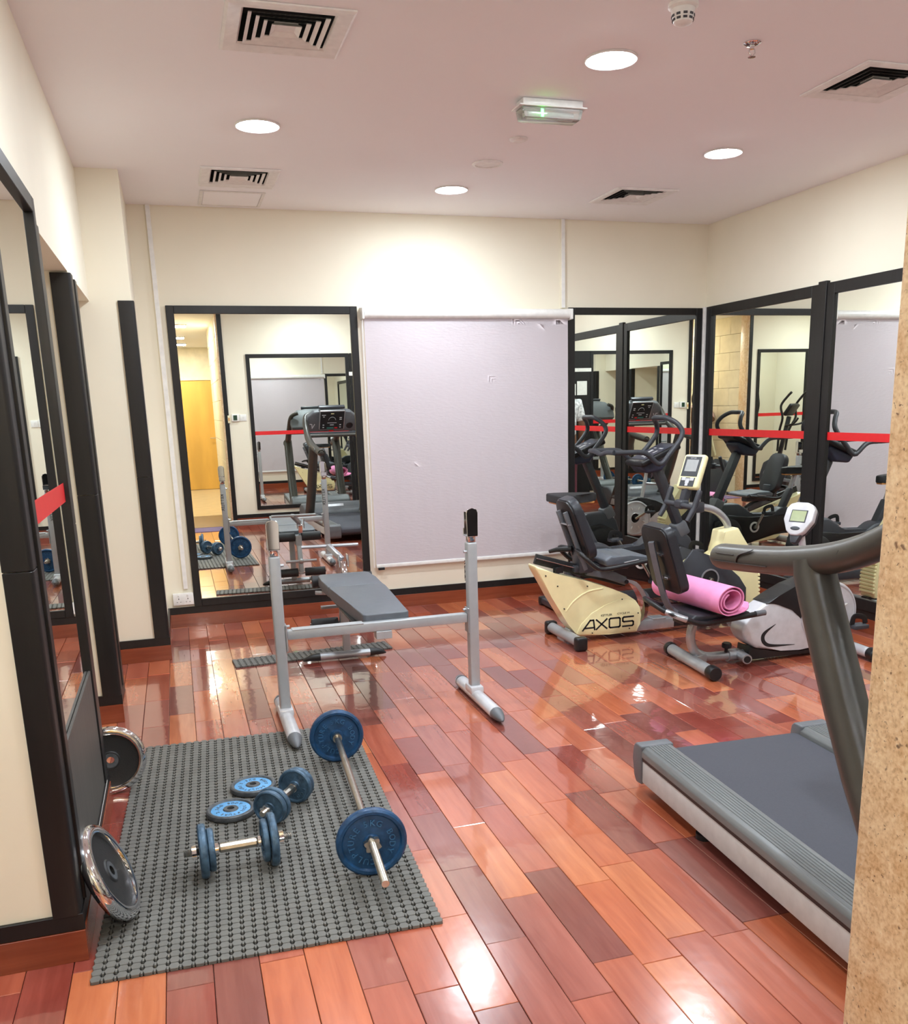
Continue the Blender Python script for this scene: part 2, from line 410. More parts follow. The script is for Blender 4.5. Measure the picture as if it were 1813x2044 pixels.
# ---- ceiling with holes for lamps and diffusers
LAMPS = [(.52, 4.87), (1.82, 5.97), (1.815, 3.70), (3.075, 4.85), (.52, 2.5), (3.075, 2.5), (1.82, 1.42), (-1.3, 1.6)]
DIFF = [(.52, 3.705), (.50, 5.91), (3.08, 5.93), (3.09, 3.69), (3.08, 1.45)]
def plate_with_holes(mb, x0, x1, y0, y1, z, circles, rects, seg=40):
    bm = mb.bm; ed = []
    def loop(pts):
        vs = [bm.verts.new((p[0], p[1], z)) for p in pts]
        for i in range(len(vs)): ed.append(bm.edges.new((vs[i], vs[(i + 1) % len(vs)])))
    loop([(x0, y0), (x1, y0), (x1, y1), (x0, y1)])
    for (cx, cy, rr) in circles: loop([(cx + rr * math.cos(2 * PI * k / seg), cy + rr * math.sin(2 * PI * k / seg)) for k in range(seg)])
    for (cx, cy, h_) in rects: loop([(cx - h_, cy - h_), (cx + h_, cy - h_), (cx + h_, cy + h_), (cx - h_, cy + h_)])
    bmesh.ops.triangle_fill(bm, use_beauty=True, use_dissolve=False, edges=ed, normal=(0, 0, -1))
mb = MB(); plate_with_holes(mb, XL - .2, XR + .2, YR - .15, YB + .2, ZC, [(x, y, .089) for x, y in LAMPS], [(x, y, .165) for x, y in DIFF])
struct('ceiling', mb, 'ceil', 'flat white plaster ceiling', recalc=False)

# ---- walls
struct('wall_back', MB().bx(-1.2, XR + .2, YB, YB + .12, -.05, ZC + .1), 'wall', 'cream back wall with mirrors and blind')
struct('wall_right', MB().bx(XR, XR + .12, YR - .2, YB + .12, -.05, ZC + .1), 'wall', 'cream right wall above the long mirrors')
mb = MB()
mb.bx(-2.3, XA, 2.535, 3.625, -.05, ZC + .05).bx(-1.12, -1.0, 3.6, 5.9, -.05, ZC)          # near pier, alcove back
mb.bx(-1.05, XA, 3.625, 5.845, 2.142, ZC + .05).bx(-1.05, XA, 4.685, 4.93, -.05, 2.1418)    # bulkhead, second pier
mb.bx(-1.12, -.165, 5.845, 6.8, -.05, ZC + .05)
struct('wall_left', mb, 'wall', 'cream left wall with piers, alcoves and bulkhead')
struct('wall_left_wing', MB().bx(XL - .12, XL, YR - .2, 2.6, -.05, ZC + .1), 'wall')
mb = MB().bx(XO1 + .02, XR + .1, YR - .14, YR, -.05, ZC + .1).bx(XL - .1, XO0 - .02, YR - .14, YR, -.05, ZC + .1)
struct('wall_rear', mb, 'wall', 'cream rear wall beside the opening')

# ---- corner trims (black L profiles with rounded corner), in two lengths with a joint
def ltrim(n, x, y, sx, sy, z0, z1, zj, w=.075, t=.014):
    """corner at (x, y); legs run along sx*x on the face y and along sy*y on the face x; material stands proud outward"""
    mb = MB()
    ox, oy = x - sx * t, y - sy * t
    rr = .012
    pts = [(x + sx * w, oy), (ox + sx * rr, oy), (ox + sx * rr * .3, oy + sy * rr * .3), (ox, oy + sy * rr), (ox, y + sy * w), (x, y + sy * w), (x, y), (x + sx * w, y)]
    for a, b_ in ((z0, zj - .0012), (zj + .0012, z1)): mb.prism(pts, a, b_, 'xy', .0015, 1)
    return struct('trim_%d' % n, mb, 'black_wood', 'black wooden corner trim')
ltrim(1, XA, 2.535, -1, 1, .14, 2.14, 1.12, w=.06)
ltrim(2, XA, 3.625, -1, -1, .14, 2.14, 1.12, w=.07)
ltrim(3, XA, 4.685, -1, 1, .14, 2.135, 1.14)
ltrim(4, XA, 4.93, -1, -1, .14, 2.13, 1.14)
ltrim(5, -.165, 5.845, -1, 1, .14, 2.145, 1.14)

# ---- skirting: red wood board with a black cap strip
def skirting(name, segs, zt=.145, zb=.095, t=.016):
    mb, mc = MB(), MB(); mk = 'skirting'
    for (x0, y0, x1, y1, nx, ny) in segs:
        if nx: mk = 'skirting_y' if len(segs) == 1 else mk
        if ny: X0, X1, Y0, Y1 = x0, x1, min(y0, y0 + ny * t), max(y0, y0 + ny * t)
        else: X0, X1, Y0, Y1 = min(x0, x0 + nx * t), max(x0, x0 + nx * t), y0, y1
        mb.bx(X0, X1, Y0, Y1, 0, zb, .001, 1)
        e = .003
        mc.bx(X0 + (e if nx < 0 else 0), X1 - (e if nx > 0 else 0), Y0 + (e if ny < 0 else 0), Y1 - (e if ny > 0 else 0), zb + .001, zt, .001, 1)
    o = struct(name, mb, mk, 'red wood skirting board with black cap')
    mc.build('cap_strip', 'black_wood', o)
skirting('baseboard_back', [(-.165, YB, XR, YB, 0, -1)])
skirting('baseboard_right', [(XR, YR, XR, YB - .017, -1, 0)])
skirting('baseboard_left', [(-2.2, 2.535, XA + .019, 2.535, 0, -1), (XA, 2.5355, XA, 3.64, 1.2, 0), (-1.0, 4.685, XA + .016, 4.685, 0, -1), (XA, 4.686, XA, 4.945, 1, 0), (-1.0, 5.845, -.149, 5.845, 0, -1), (-.165, 5.846, -.165, 6.73, 1, 0)])
skirting('baseboard_rear', [(XO1 + .06, YR, XR - .017, YR, 0, 1)])
skirting('baseboard_rear_left', [(XL, YR, XO0 - .06, YR, 0, 1)])

# ---- opening: granite jambs, black edge strips, stone-block passage, corridor and far door
def jamb(name, x, s, label):
    mb = MB().bx(x, x + s * .05, .50, YR + .004, 0, ZC - .02, .004, 2)
    return struct(name, mb, 'granite', label)
jamb('trim_6', XO1, 1, 'speckled beige granite jamb beside the camera')
jamb('trim_7', XO0, -1, 'speckled beige granite jamb on the left of the opening')
for n, x in ((8, XO1 + .021), (9, XO0 - .078)):
    struct('trim_%d' % n, MB().bx(x, x + .057, YR + .0045, YR + .016, .0, ZC, .002, 1), 'black_wood', 'black edge strip of the opening')
def block_wall(name, x, s, y0, y1, label):
    w = struct(name, MB().bx(x + s * .012, x + s * .14, y0, y1, 0, ZC + .1), 'dark_granite', label)
    hz, n = .279, 0
    M_ = {}
    for c in range(10):
        y = y1 - (.3 if c % 2 else .0)
        yy = y1
        while yy > y0 + .02:
            ya = max(y0, (y if yy == y1 and c % 2 else yy - .6))
            L_ = round(yy - ya, 3)
            if L_ not in M_:
                mb = MB().bx(0, s * .03, -L_ / 2 + .002, L_ / 2 - .002, .002, hz - .002, .004, 1)
                o = mb.build('stone_block', 'stone', w); M_[L_] = o.data
            else:
                o = bpy.data.objects.new('stone_block', M_[L_]); COL.objects.link(o); o.parent = w
            o.location = (x, (yy + ya) / 2, c * hz); yy = ya
    return w
block_wall('wall_passage_right', XO1 + .01, 1, -2.4, .499, 'cream stone block wall of the passage')
block_wall('wall_passage_left', XO0 - .01, -1, -2.4, .499, 'cream stone block wall of the passage')
struct('floor_corridor', MB().bx(-3.2, 3.2, -6.2, -.8, -.06, -.004), 'marble', 'pale marble corridor floor')
struct('floor_threshold', MB().bx(-.6, .9, -.8, YR - .02, -.06, 0.0), 'dark_granite', 'dark granite threshold')
struct('ceiling_corridor', MB().bx(-3.2, 3.2, -6.2, YR - .14, ZC - .06, ZC + .02), 'ceil')
struct('wall_corridor', MB().bx(-3.2, 3.2, -6.15, -6.0, 0, ZC), 'stone')
struct('wall_corridor_side', MB().bx(-3.3, -3.2, -6.1, -2.3, 0, ZC).bx(3.2, 3.3, -6.1, -2.3, 0, ZC).bx(-3.2, XO0 - .15, -2.5, -2.4, 0, ZC).bx(XO1 + .15, 3.2, -2.5, -2.4, 0, ZC), 'wall')
dr = struct('door_1', MB().bx(-.55, .95, -6.0, -5.95, 0, 2.15, .004, 1), 'door_yellow', 'yellow wooden door at the end of the corridor')
MB().bx(-.62, -.55, -6.0, -5.93, 0, 2.22, .004, 1).bx(.95, 1.02, -6.0, -5.93, 0, 2.22, .004, 1).bx(-.55, .95, -6.0, -5.93, 2.15, 2.22, .004, 1).build('door_frame', 'cream', dr)
MB().cyl((.80, -5.95, 1.02), (.80, -5.90, 1.02), .012).cyl((.80, -5.9, 1.02), (.68, -5.9, 1.02), .01).build('door_handle', 'chrome', dr)

# ---- recessed lamps
LLAB = ['lit round downlight near the left wall', 'lit round downlight closest to the back wall above the blind', 'largest lit round downlight near the sprinkler',
        'lit round downlight near the right wall', 'round downlight over the floor mat', 'round downlight over the treadmill side', 'round downlight by the opening', 'round downlight in the left wing']
for (x, y), lab in zip(LAMPS, LLAB):
    t = thing('downlight', lab, 'ceiling light', (x, y, ZC), group='recessed ceiling downlights')
    MB().lathe([(.089, 0), (.107, -.001), (.107, -.006), (.103, -.009), (.091, -.006), (.088, -.001)], (x, y, ZC), closed=True, seg=40).build('trim_ring', 'white', t)
    MB().lathe([(.0885, .0), (.0885, .05)], (x, y, ZC), seg=40).build('reflector', 'white', t)
    MB().lathe([(0, -.016), (.03, -.015), (.056, -.011), (.076, -.005), (.0883, .003)], (x, y, ZC), seg=40).build('lens', 'lamp', t, ang=80)
for i, (x, y) in enumerate([(.15, -1.2), (.15, -3.4), (.2, -5.0)]):
    t = thing('corridor_light', ['square warm corridor lamp nearest the opening', 'square warm corridor lamp midway', 'square warm corridor lamp by the yellow door'][i], 'ceiling light', (x, y, ZC - .06), group='corridor ceiling lamps')
    MB().bx(x - .17, x + .17, y - .17, y + .17, ZC - .078, ZC - .0605, .004, 1).build('housing', 'white', t)
    MB().bx(x - .15, x + .15, y - .15, y + .15, ZC - .083, ZC - .0785).build('lens', 'lamp_hall', t)

# ---- air diffusers
DLAB = ['large square air diffuser nearest the camera on the left', 'small-looking square air diffuser above the access panel', 'square air diffuser over the exercise bikes near the back wall',
        'square air diffuser cut by the right edge of the photo', 'square air diffuser over the rear wall']
for (x, y), lab in zip(DIFF, DLAB):
    t = thing('air_diffuser', lab, 'air vent', (x, y, ZC), group='square ceiling air diffusers')
    def ring(mb, h0, z0, h1, z1, th=.004):
        for (a, za, b_, zb) in ((h0, z0, h1, z1), (h1 - .0, z1 + th, h0, z0 + th)):
            A = [mb.bm.verts.new((x + sx * a, y + sy * a, ZC + za)) for sx, sy in ((-1, -1), (1, -1), (1, 1), (-1, 1))]
            B_ = [mb.bm.verts.new((x + sx * b_, y + sy * b_, ZC + zb)) for sx, sy in ((-1, -1), (1, -1), (1, 1), (-1, 1))]
            for i in range(4): mb.bm.faces.new((A[i], A[(i + 1) % 4], B_[(i + 1) % 4], B_[i]))
    mb = MB()
    for (a, za, b_, zb) in ((.165, .012, .222, -.001), (.222, -.001, .222, -.007), (.222, -.007, .212, -.012), (.212, -.012, .165, -.004), (.165, -.004, .158, .004)):
        A = [mb.bm.verts.new((x + sx * a, y + sy * a, ZC + za)) for sx, sy in ((-1, -1), (1, -1), (1, 1), (-1, 1))]
        B_ = [mb.bm.verts.new((x + sx * b_, y + sy * b_, ZC + zb)) for sx, sy in ((-1, -1), (1, -1), (1, 1), (-1, 1))]
        for i in range(4): mb.bm.faces.new((A[i], A[(i + 1) % 4], B_[(i + 1) % 4], B_[i]))
    mb.build('flange', 'louvre', t, ang=20)
    for h0, h1 in ((.143, .129), (.113, .099), (.083, .069)):
        mb = MB(); ring(mb, h0, -.008, h1, -.002, .003); mb.build('louvre', 'louvre', t, ang=20)
    mb = MB().bx(x - .042, x + .042, y - .042, y + .042, ZC + .004, ZC + .008); ring(mb, .053, -.008, .036, .004, .003); mb.build('centre_cone', 'louvre', t, ang=20)
    mb = MB()
    for (X0, X1, Y0, Y1, Z0, Z1) in ((-.17, .17, -.17, .17, .10, .104), (-.17, -.166, -.17, .17, .004, .1), (.166, .17, -.17, .17, .004, .1), (-.17, .17, -.17, -.166, .004, .1), (-.17, .17, .166, .17, .004, .1)):
        mb.bx(x + X0, x + X1, y + Y0, y + Y1, ZC + Z0, ZC + Z1)
    mb.build('plenum', 'plenum', t)
t = thing('access_panel', 'plain square access panel in the ceiling below the small diffuser', 'ceiling panel', (.49, 6.47, ZC))
MB().bx(.29, .69, 6.27, 6.29, ZC - .006, ZC - .0005, .001, 1).bx(.29, .69, 6.66, 6.68, ZC - .006, ZC - .0005, .001, 1).bx(.29, .31, 6.29, 6.66, ZC - .006, ZC - .0005, .001, 1).bx(.67, .69, 6.29, 6.66, ZC - .006, ZC - .0005, .001, 1).build('frame', 'white', t)
MB().bx(.314, .666, 6.294, 6.656, ZC - .005, ZC - .0005, .001, 1).build('hatch', 'ceil', t)

# ---- emergency light, detectors, sprinkler
t = thing('emergency_light', 'clear bulkhead emergency light with a glowing green indicator', 'emergency light', (1.775, 4.25, ZC))
RZ = .0
def em(mb, *a): return mb
T = Matrix.Translation((1.775, 4.25, ZC)) @ Matrix.Rotation(RZ, 4, 'Z')
MB().bx(-.145, .150, -.045, .045, -.030, -.0005, .006, 2).tf(T).build('base', 'white_plastic', t)
MB().bx(-.165, .165, -.058, .058, -.036, -.030, .002, 1).tf(T).build('flange', 'white_plastic', t)
MB().prism([(-.150, -.0365), (.150, -.0365), (.138, -.082), (-.138, -.082)], -.048, .048, 'xz', .008, 2).tf(T).build('lens_cover', 'lens_clear', t)
MB().cyl((-.11, 0, -.056), (.11, 0, -.056), .008).tf(T).build('lamp_tube', 'white_plastic', t)
MB().bx(-.060, -.048, -.051, -.0488, -.078, -.046).tf(T).build('indicator', 'led_green', t)
t = thing('smoke_detector', 'white smoke detector at the top edge of the photo', 'smoke detector', (1.83, 3.17, ZC))
MB().lathe([(.0, -.0005), (.052, -.0005), (.052, -.012), (.044, -.018), (.0, -.018)], (1.83, 3.17, ZC)).build('base', 'white_plastic', t)
MB().lathe([(.042, -.018), (.040, -.034), (.033, -.060), (.024, -.066), (0, -.066)], (1.83, 3.17, ZC)).build('dome', 'white_plastic', t)
mb = MB()
for lv, rr in ((-.040, .0388), (-.052, .0358)):
    for k in range(10):
        a = 2 * PI * k / 10; mb.box((1.83 + rr * math.cos(a), 3.17 + rr * math.sin(a), ZC + lv), (.003, .014, .007), Rz(a))
mb.build('vent_slots', 'dark_grey', t)
t = thing('sprinkler', 'chrome fire sprinkler head hanging from the ceiling', 'sprinkler', (2.28, 3.42, ZC))
MB().lathe([(0, -.0005), (.034, -.0005), (.034, -.004), (.022, -.011), (.012, -.012), (0, -.012)], (2.28, 3.42, ZC)).build('escutcheon', 'chrome', t)
MB().cyl((2.28, 3.42, ZC - .012), (2.28, 3.42, ZC - .024), .009).tube([(2.269, 3.42, ZC - .022), (2.266, 3.42, ZC - .036), (2.28, 3.42, ZC - .05)], .0025, 6).tube([(2.291, 3.42, ZC - .022), (2.294, 3.42, ZC - .036), (2.28, 3.42, ZC - .05)], .0025, 6).build('frame_arms', 'chrome', t)
MB().lathe([(0, -.049), (.015, -.05), (.015, -.052), (0, -.053)], (2.28, 3.42, ZC), seg=16).build('deflector', 'chrome', t)
t = thing('ceiling_sensor', 'small white round sensor between the emergency light and speaker', 'sensor', (1.845, 4.83, ZC))
MB().lathe([(0, -.0005), (.048, -.0005), (.048, -.007), (.038, -.011), (0, -.011)], (1.845, 4.83, ZC)).build('base', 'white_plastic', t)
MB().lathe([(.03, -.0112), (.026, -.016), (.02, -.0145), (.0, -.013)], (1.845, 4.83, ZC)).build('dome', 'louvre', t)
t = thing('ceiling_speaker', 'round grey-faced ceiling speaker by the far downlight', 'speaker', (1.845, 5.33, ZC))
MB().lathe([(.07, -.0005), (.088, -.0005), (.088, -.006), (.072, -.009), (.07, -.006)], (1.845, 5.33, ZC), closed=True, seg=40).build('rim', 'white_plastic', t)
MB().lathe([(0, -.004), (.0705, -.004)], (1.845, 5.33, ZC), seg=40).build('grille', 'louvre', t)

# ---- framed wall mirrors
def mirror(label, axis, a0, a1, z0, z1, plane, s, fw=.055, fd=.022, tape=None, fwz=None):
    """axis 'x': spans x a0..a1 on the plane y; s = direction of the room from the wall"""
    def bxp(mb, p0, p1, d0, d1, q0, q1, bev=.002):
        lo, hi = sorted((plane + s * d0, plane + s * d1))
        return mb.bx(p0, p1, lo, hi, q0, q1, bev, 1) if axis == 'x' else mb.bx(lo, hi, p0, p1, q0, q1, bev, 1)
    loc = ((a0 + a1) / 2, plane, z0) if axis == 'x' else (plane, (a0 + a1) / 2, z0)
    t = thing('wall_mirror', label, 'mirror', loc, group='black framed wall mirrors'); fz = fwz or fw
    bxp(MB(), a0 + fw, a1 - fw, .001, .006, z0 + fz, z1 - fz, 0).build('mirror_glass', 'mirror', t)
    fb = .008 if plane == XA else fz
    for (p0, p1, q0, q1) in ((a0, a0 + fw, z0, z1), (a1 - fw, a1, z0, z1), (a0 + fw, a1 - fw, z0, z0 + fb), (a0 + fw, a1 - fw, z1 - fz, z1)):
        bxp(MB(), p0, p1, .0, fd, q0, q1).build('frame_rail', 'black_wood', t)
    if tape: bxp(MB(), a0 + fw, a1 - fw, .0062, .0068, tape[0], tape[1], 0).build('red_tape', 'red', t)
    return t
mirror('tall black framed mirror on the back wall left of the blind', 'x', .02, 1.322, .145, 2.215, YB, -1, .052)
mirror('black framed mirror on the back wall right of the blind', 'x', 2.962, 4.128, .145, 2.215, YB, -1, .052)
mirror('black framed mirror with red tape on the right wall nearest the corner', 'y', 5.345, 6.706, .145, 2.22, XR, -1, .072, tape=(1.218, 1.271))
mirror('black framed mirror with red tape on the right wall beside the post', 'y', 3.30, 5.262, .145, 2.22, XR, -1, .072, tape=(1.216, 1.268))
mirror('black framed mirror on the right wall farthest from the corner', 'y', 1.3, 3.22, .145, 2.22, XR, -1, .072)
mirror('black framed mirror with red tape on the left pier', 'y', 2.60, 3.51, .15, 2.205, XA, 1, .05, tape=(1.215, 1.28), fwz=.05)
PMR = bpy.data.objects['wall_mirror.005']
MB().bx(XA + .007, XA + .016, 2.652, 3.458, .155, .60, .001, 1).build('lower_board', 'board_grey', PMR)
MB().bx(XA + .016, XA + .0225, 2.652, 3.50, .150, .156, .001, 1).build('board_edge', 'white', PMR)
mirror('black framed mirror with red tape on the rear wall behind the treadmill', 'x', .985, 2.36, .2, 2.25, YR, 1, .05, tape=(1.2, 1.25))
mirror('black framed mirror with red tape on the rear wall of the left wing', 'x', -1.47, -.52, .2, 2.25, YR, 1, .05, tape=(1.22, 1.27))
struct('trim_10', MB().bx(XR - .03, XR, 5.262, 5.345, .145, 2.235, .003, 1), 'black_wood', 'black post between two right wall mirrors')
struct('trim_11', MB().bx(XR - .03, XR, 3.22, 3.30, .145, 2.235, .003, 1), 'black_wood', 'black post between two right wall mirrors')
struct('trim_12', MB().bx(4.131, XR, YB - .040, YB, .145, 2.222, .004, 2), 'white_plastic', 'white corner strip between the mirrors')

# ---- roller blind
t = thing('roller_blind', 'closed pale pinkish textured roller blind on the back wall', 'blind', (2.14, YB, .33))
MB().cyl((1.365, YB - .045, 2.165), (2.955, YB - .045, 2.165), .036, 24).build('roller_tube', 'white', t)
for x0 in (1.345, 2.955):
    MB().prism([(YB - .09, 2.125), (YB - .09, 2.2), (YB, 2.21), (YB, 2.12)], x0, x0 + .016, 'yz', .004, 2).build('end_bracket', 'white_plastic', t)
mb = MB(); nx, nz = 24, 30
G = [[mb.bm.verts.new((1.365 + 1.58 * i / nx, YB - .042 + .004 * math.sin(i * 1.9 + j * .31) * math.sin(j * .22) * (j / nz), 2.15 - 1.80 * j / nz)) for i in range(nx + 1)] for j in range(nz + 1)]
for j in range(nz):
    for i in range(nx): mb.bm.faces.new((G[j][i], G[j][i + 1], G[j + 1][i + 1], G[j + 1][i]))
bmesh.ops.solidify(mb.bm, geom=list(mb.bm.faces), thickness=.0012)
mb.build('blind_sheet', 'blind', t)
MB().bx(1.365, 2.945, YB - .052, YB - .032, .325, .352, .005, 2).build('bottom_bar', 'white', t)
MB().tube([(1.352, YB - .06, 2.15), (1.35, YB - .06, 1.2), (1.35, YB - .06, .33)], .0025, 6).tube([(1.352, YB - .03, 2.15), (1.35, YB - .03, 1.2), (1.35, YB - .03, .33)], .0025, 6).build('pull_chain', 'white_plastic', t)
MB().bx(1.375, 1.425, YB - .062, YB - .052, .31, .33, .002, 1).build('weight_clip', 'black', t)

# ---- trunking and sockets
def trunk(label, x, w_, z0, z1):
    t = thing('cable_trunking', label, 'cable trunking', (x, YB, z0), group='white cable trunking on the back wall')
    MB().bx(x - w_ / 2, x + w_ / 2, YB - .016, YB, z0, z1, .003, 2).build('channel', 'wall' if z1 > 2.5 else 'white_plastic', t)
    MB().bx(x - w_ / 2 + .004, x + w_ / 2 - .004, YB - .019, YB - .016, z0 + .004, z1, .001, 1).build('lid', 'white_plastic', t)
trunk('white vertical trunking running from ceiling to the wall socket', -.03, .036, .275, ZC)
trunk('white vertical trunking above the right end of the blind', 2.92, .036, 2.21, ZC)
t = thing('wall_socket', 'white double wall socket low on the back wall', 'socket', (-.05, YB, .165))
MB().bx(-.124, .018, YB - .030, YB, .165, .25, .004, 2).build('face_plate', 'socket', t)
for x0 in (-.085, -.022):
    MB().bx(x0 - .006, x0 + .006, YB - .034, YB - .030, .228, .242, .002, 1).build('rocker_switch', 'white', t)
    MB().bx(x0 - .0025, x0 + .0025, YB - .0306, YB - .0295, .206, .216).bx(x0 - .015, x0 - .009, YB - .0306, YB - .0295, .186, .190).bx(x0 + .009, x0 + .015, YB - .0306, YB - .0295, .186, .190).build('pin_holes', 'black', t)

# ---- things on the rear wall, seen in the mirrors
t = thing('thermostat', 'white thermostat with dark green display on the rear wall', 'thermostat', (.80, YR, 1.39))
MB().bx(.745, .845, YR, YR + .025, 1.39, 1.485, .005, 2).build('case', 'white_plastic', t)
MB().bx(.765, .815, YR + .025, YR + .027, 1.405, 1.47).build('display', 'green_lcd', t)
t = thing('light_switch', 'white square light switch beside the thermostat', 'switch', (.895, YR, 1.39))
MB().bx(.852, .938, YR, YR + .009, 1.392, 1.478, .003, 2).build('plate', 'socket', t)
MB().bx(.885, .905, YR + .009, YR + .013, 1.42, 1.45, .002, 1).build('rocker', 'white', t)
t = thing('key_switch', 'cream old switch box nearest the opening on the rear wall', 'switch', (.705, YR, 1.38))
MB().bx(.692, .722, YR, YR + .02, 1.37, 1.47, .004, 2).build('plate', 'cream', t)
MB().bx(.698, .716, YR + .02, YR + .026, 1.40, 1.44, .003, 1).build('rocker', 'orange', t)
t = thing('notice_board', 'tall black board with pinned notices on the rear wall', 'notice board', (2.86, YR, .15))
MB().bx(2.365, 3.36, YR + .001, YR + .03, .15, 2.25, .004, 1).build('board', 'black_wood', t)
for (x, z, w_, h_) in ((2.5, 1.72, .16, .2), (2.72, 1.70, .24, .16), (2.98, 1.72, .2, .26), (2.5, 1.98, .3, .05), (2.95, 2.02, .3, .06)):
    MB().bx(x - w_ / 2, x + w_ / 2, YR + .0305, YR + .032, z - h_ / 2, z + h_ / 2).build('notice_sheet', 'paper', t)
tag(MB().bx(.0, .5, YR + .05, YR + .5, .0005, .006, .002, 1).build('purple_mat', 'purple', at=(.25, YR + .27, 0)), 'thin purple mat lying inside the opening', 'mat')

# ================================================================== FLOOR MATS
def rubber_mat(name, label, x, y, rot, nx, ny, px=.0343, py=.0308):
    """open-grid rubber mat: rows of six-sided pads joined by links over dark holes"""
    t = thing(name, label, 'rubber mat', (x, y, 0), rot)
    Wd, Dp = nx * px, ny * py
    MB().bx(0.004, Wd - .004, .004, Dp - .004, .0006, .0014).build('backing', 'mat_base', t, local=True)
    bm = bmesh.new(); h0, h1 = .0010, .0105
    def slab(out, za, zb, k1, k2):
        n = len(out); mx = sum(p for p, q in out) / n; my = sum(q for p, q in out) / n
        B0 = [bm.verts.new((p, q, za)) for p, q in out]; B1 = [bm.verts.new((p, q, zb - .0012)) for p, q in out]
        B2 = [bm.verts.new((mx + (p - mx) * k1, my + (q - my) * k2, zb)) for p, q in out]
        for P, Q in ((B0, B1), (B1, B2)):
            for k in range(n): bm.faces.new((P[k], P[(k + 1) % n], Q[(k + 1) % n], Q[k]))
        bm.faces.new(B2)
    for j in range(ny):
        cy = (j + .5) * py
        for i in range(nx):
            cx = (i + .5) * px; a, b_ = px * .425, py * .455
            slab([(cx + p, cy + q) for p, q in ((-a, -b_ * .15), (-a * .68, -b_), (a * .68, -b_), (a, -b_ * .15), (a, b_ * .1), (a * .62, b_), (-a * .62, b_), (-a, b_ * .1))], h0, h1, .93, .9)
            if i < nx - 1:
                gx = (i + 1) * px; w_ = px * .085
                slab([(gx - w_, cy - b_), (gx + w_, cy - b_), (gx + w_, cy + b_ * .15), (gx - w_, cy + b_ * .15)], h0, h1 - .0004, .9, .95)
    mb = MB(); mb.bm.free(); mb.bm = bm
    o = mb.build('pad_grid', 'mat_rubber', t, local=True, recalc=False, ang=30); o['kind'] = 'stuff'
    return t
rubber_mat('rubber_mat', 'large grey open-grid rubber mat under the barbell and dumbbells', -.365, 2.385, math.radians(-2.1), 29, 60)
rubber_mat('rubber_mat', 'narrow strip of open-grid rubber mat under the bench rear foot', .215, 5.455, math.radians(4.2), 29, 6)
MATZ = .0105

# ================================================================== WEIGHTS
def plate_profile(R, t, hole=.014):
    h = t / 2
    return [(hole, -h * .9), (hole, h * .9), (.026 if R > .08 else .02, h * .9), (.030 if R > .08 else .023, h * .45), (R * .80, h * .45), (R * .85, h * .95), (R * .93, h), (R * .985, h * .7), (R, h * .2), (R, -h * .2), (R * .985, -h * .7), (R * .93, -h), (R * .85, -h * .95), (R * .80, -h * .45), (.030 if R > .08 else .023, -h * .45), (.026 if R > .08 else .02, -h * .9)]
def disc(parent, c, axis, R, t, m, name='plate', txt='5KG BODY SCULPTURE', a0=100, letters=True, lm=None):
    o = MB().lathe(plate_profile(R, t), c, axis, 48, closed=True).build(name, m, parent, ang=28)
    if letters:
        ax = Vector(axis).normalized(); 
        for sgn in (1, -1):
            z = ax * sgn; yy = Vector((0, 0, 1)) if abs(z.z) < .9 else Vector((0, 1, 0))
            x_ = yy.cross(z).normalized(); y_ = z.cross(x_)
            M = Matrix(((x_.x, y_.x, z.x, c[0] + z.x * t * .225), (x_.y, y_.y, z.y, c[1] + z.y * t * .225), (x_.z, y_.z, z.z, c[2] + z.z * t * .225), (0, 0, 0, 1)))
            mb = MB(); ring_text(mb, txt, M, R * .50, R * .25, 330 if len(txt) > 12 else 200, a0, .0035); mb.build('raised_lettering', lm or m, o, recalc=False)
    return o
def threads(mb, p, q, r_, pitch=.006):
    p, q = Vector(p), Vector(q); n = max(2, int((q - p).length / pitch)); pts, rr = [], []
    P = []
    for i in range(2 * n + 1): P.append(p.lerp(q, i / (2 * n)))
    mb.tube(P, [r_ if i % 2 else r_ * .86 for i in range(2 * n + 1)], 12)
def collar(mb, c, axis, ro=.026, t=.018):
    """star nut"""
    ax = Vector(axis).normalized(); x_ = ax.orthogonal().normalized(); y_ = ax.cross(x_); V0, V1 = [], []
    n = 24
    for k in range(n):
        a = 2 * PI * k / n; rr = ro * (1 + .16 * math.cos(6 * a)); d_ = x_ * math.cos(a) * rr + y_ * math.sin(a) * rr
        V0.append(mb.bm.verts.new(Vector(c) - ax * t / 2 + d_)); V1.append(mb.bm.verts.new(Vector(c) + ax * t / 2 + d_))
    mb.bm.faces.new(list(reversed(V0))); mb.bm.faces.new(V1)
    for k in range(n): mb.bm.faces.new((V0[k], V0[(k + 1) % n], V1[(k + 1) % n], V1[k]))

# barbell
R5 = .117; zb = MATZ + R5
b0, b1 = Vector((.470, 2.415, zb)), Vector((.553, 3.87, zb)); bd = (b1 - b0).normalized()
t = thing('barbell', 'short steel barbell with one blue plate at each end', 'barbell', (.51, 3.2, MATZ))
pf, pb = b0 + bd * .285, b0 + bd * 1.315
MB().tube([pf + bd * .02, pb - bd * .02], .0135, 16).build('bar', 'steel', t)
for p_, q_ in ((b0, pf), (pb, b1)): mb = MB(); threads(mb, p_, q_, .0135); mb.build('threaded_end', 'steel', t)
disc(t, pf, bd, R5, .034, 'blue_iron', a0=105, lm='blue_letter_lit'); disc(t, pb, bd, R5, .034, 'blue_iron', a0=105, lm='blue_letter_lit')
for p_ in (pf - bd * .024, pb + bd * .024): mb = MB(); collar(mb, p_, bd); mb.build('spin_collar', 'steel', t)
MB().lathe([(.0136, -.01), (.02, -.01), (.02, .01), (.0136, .01)], pb - bd * .03, bd, 16, closed=True).build('inner_collar', 'steel', t)
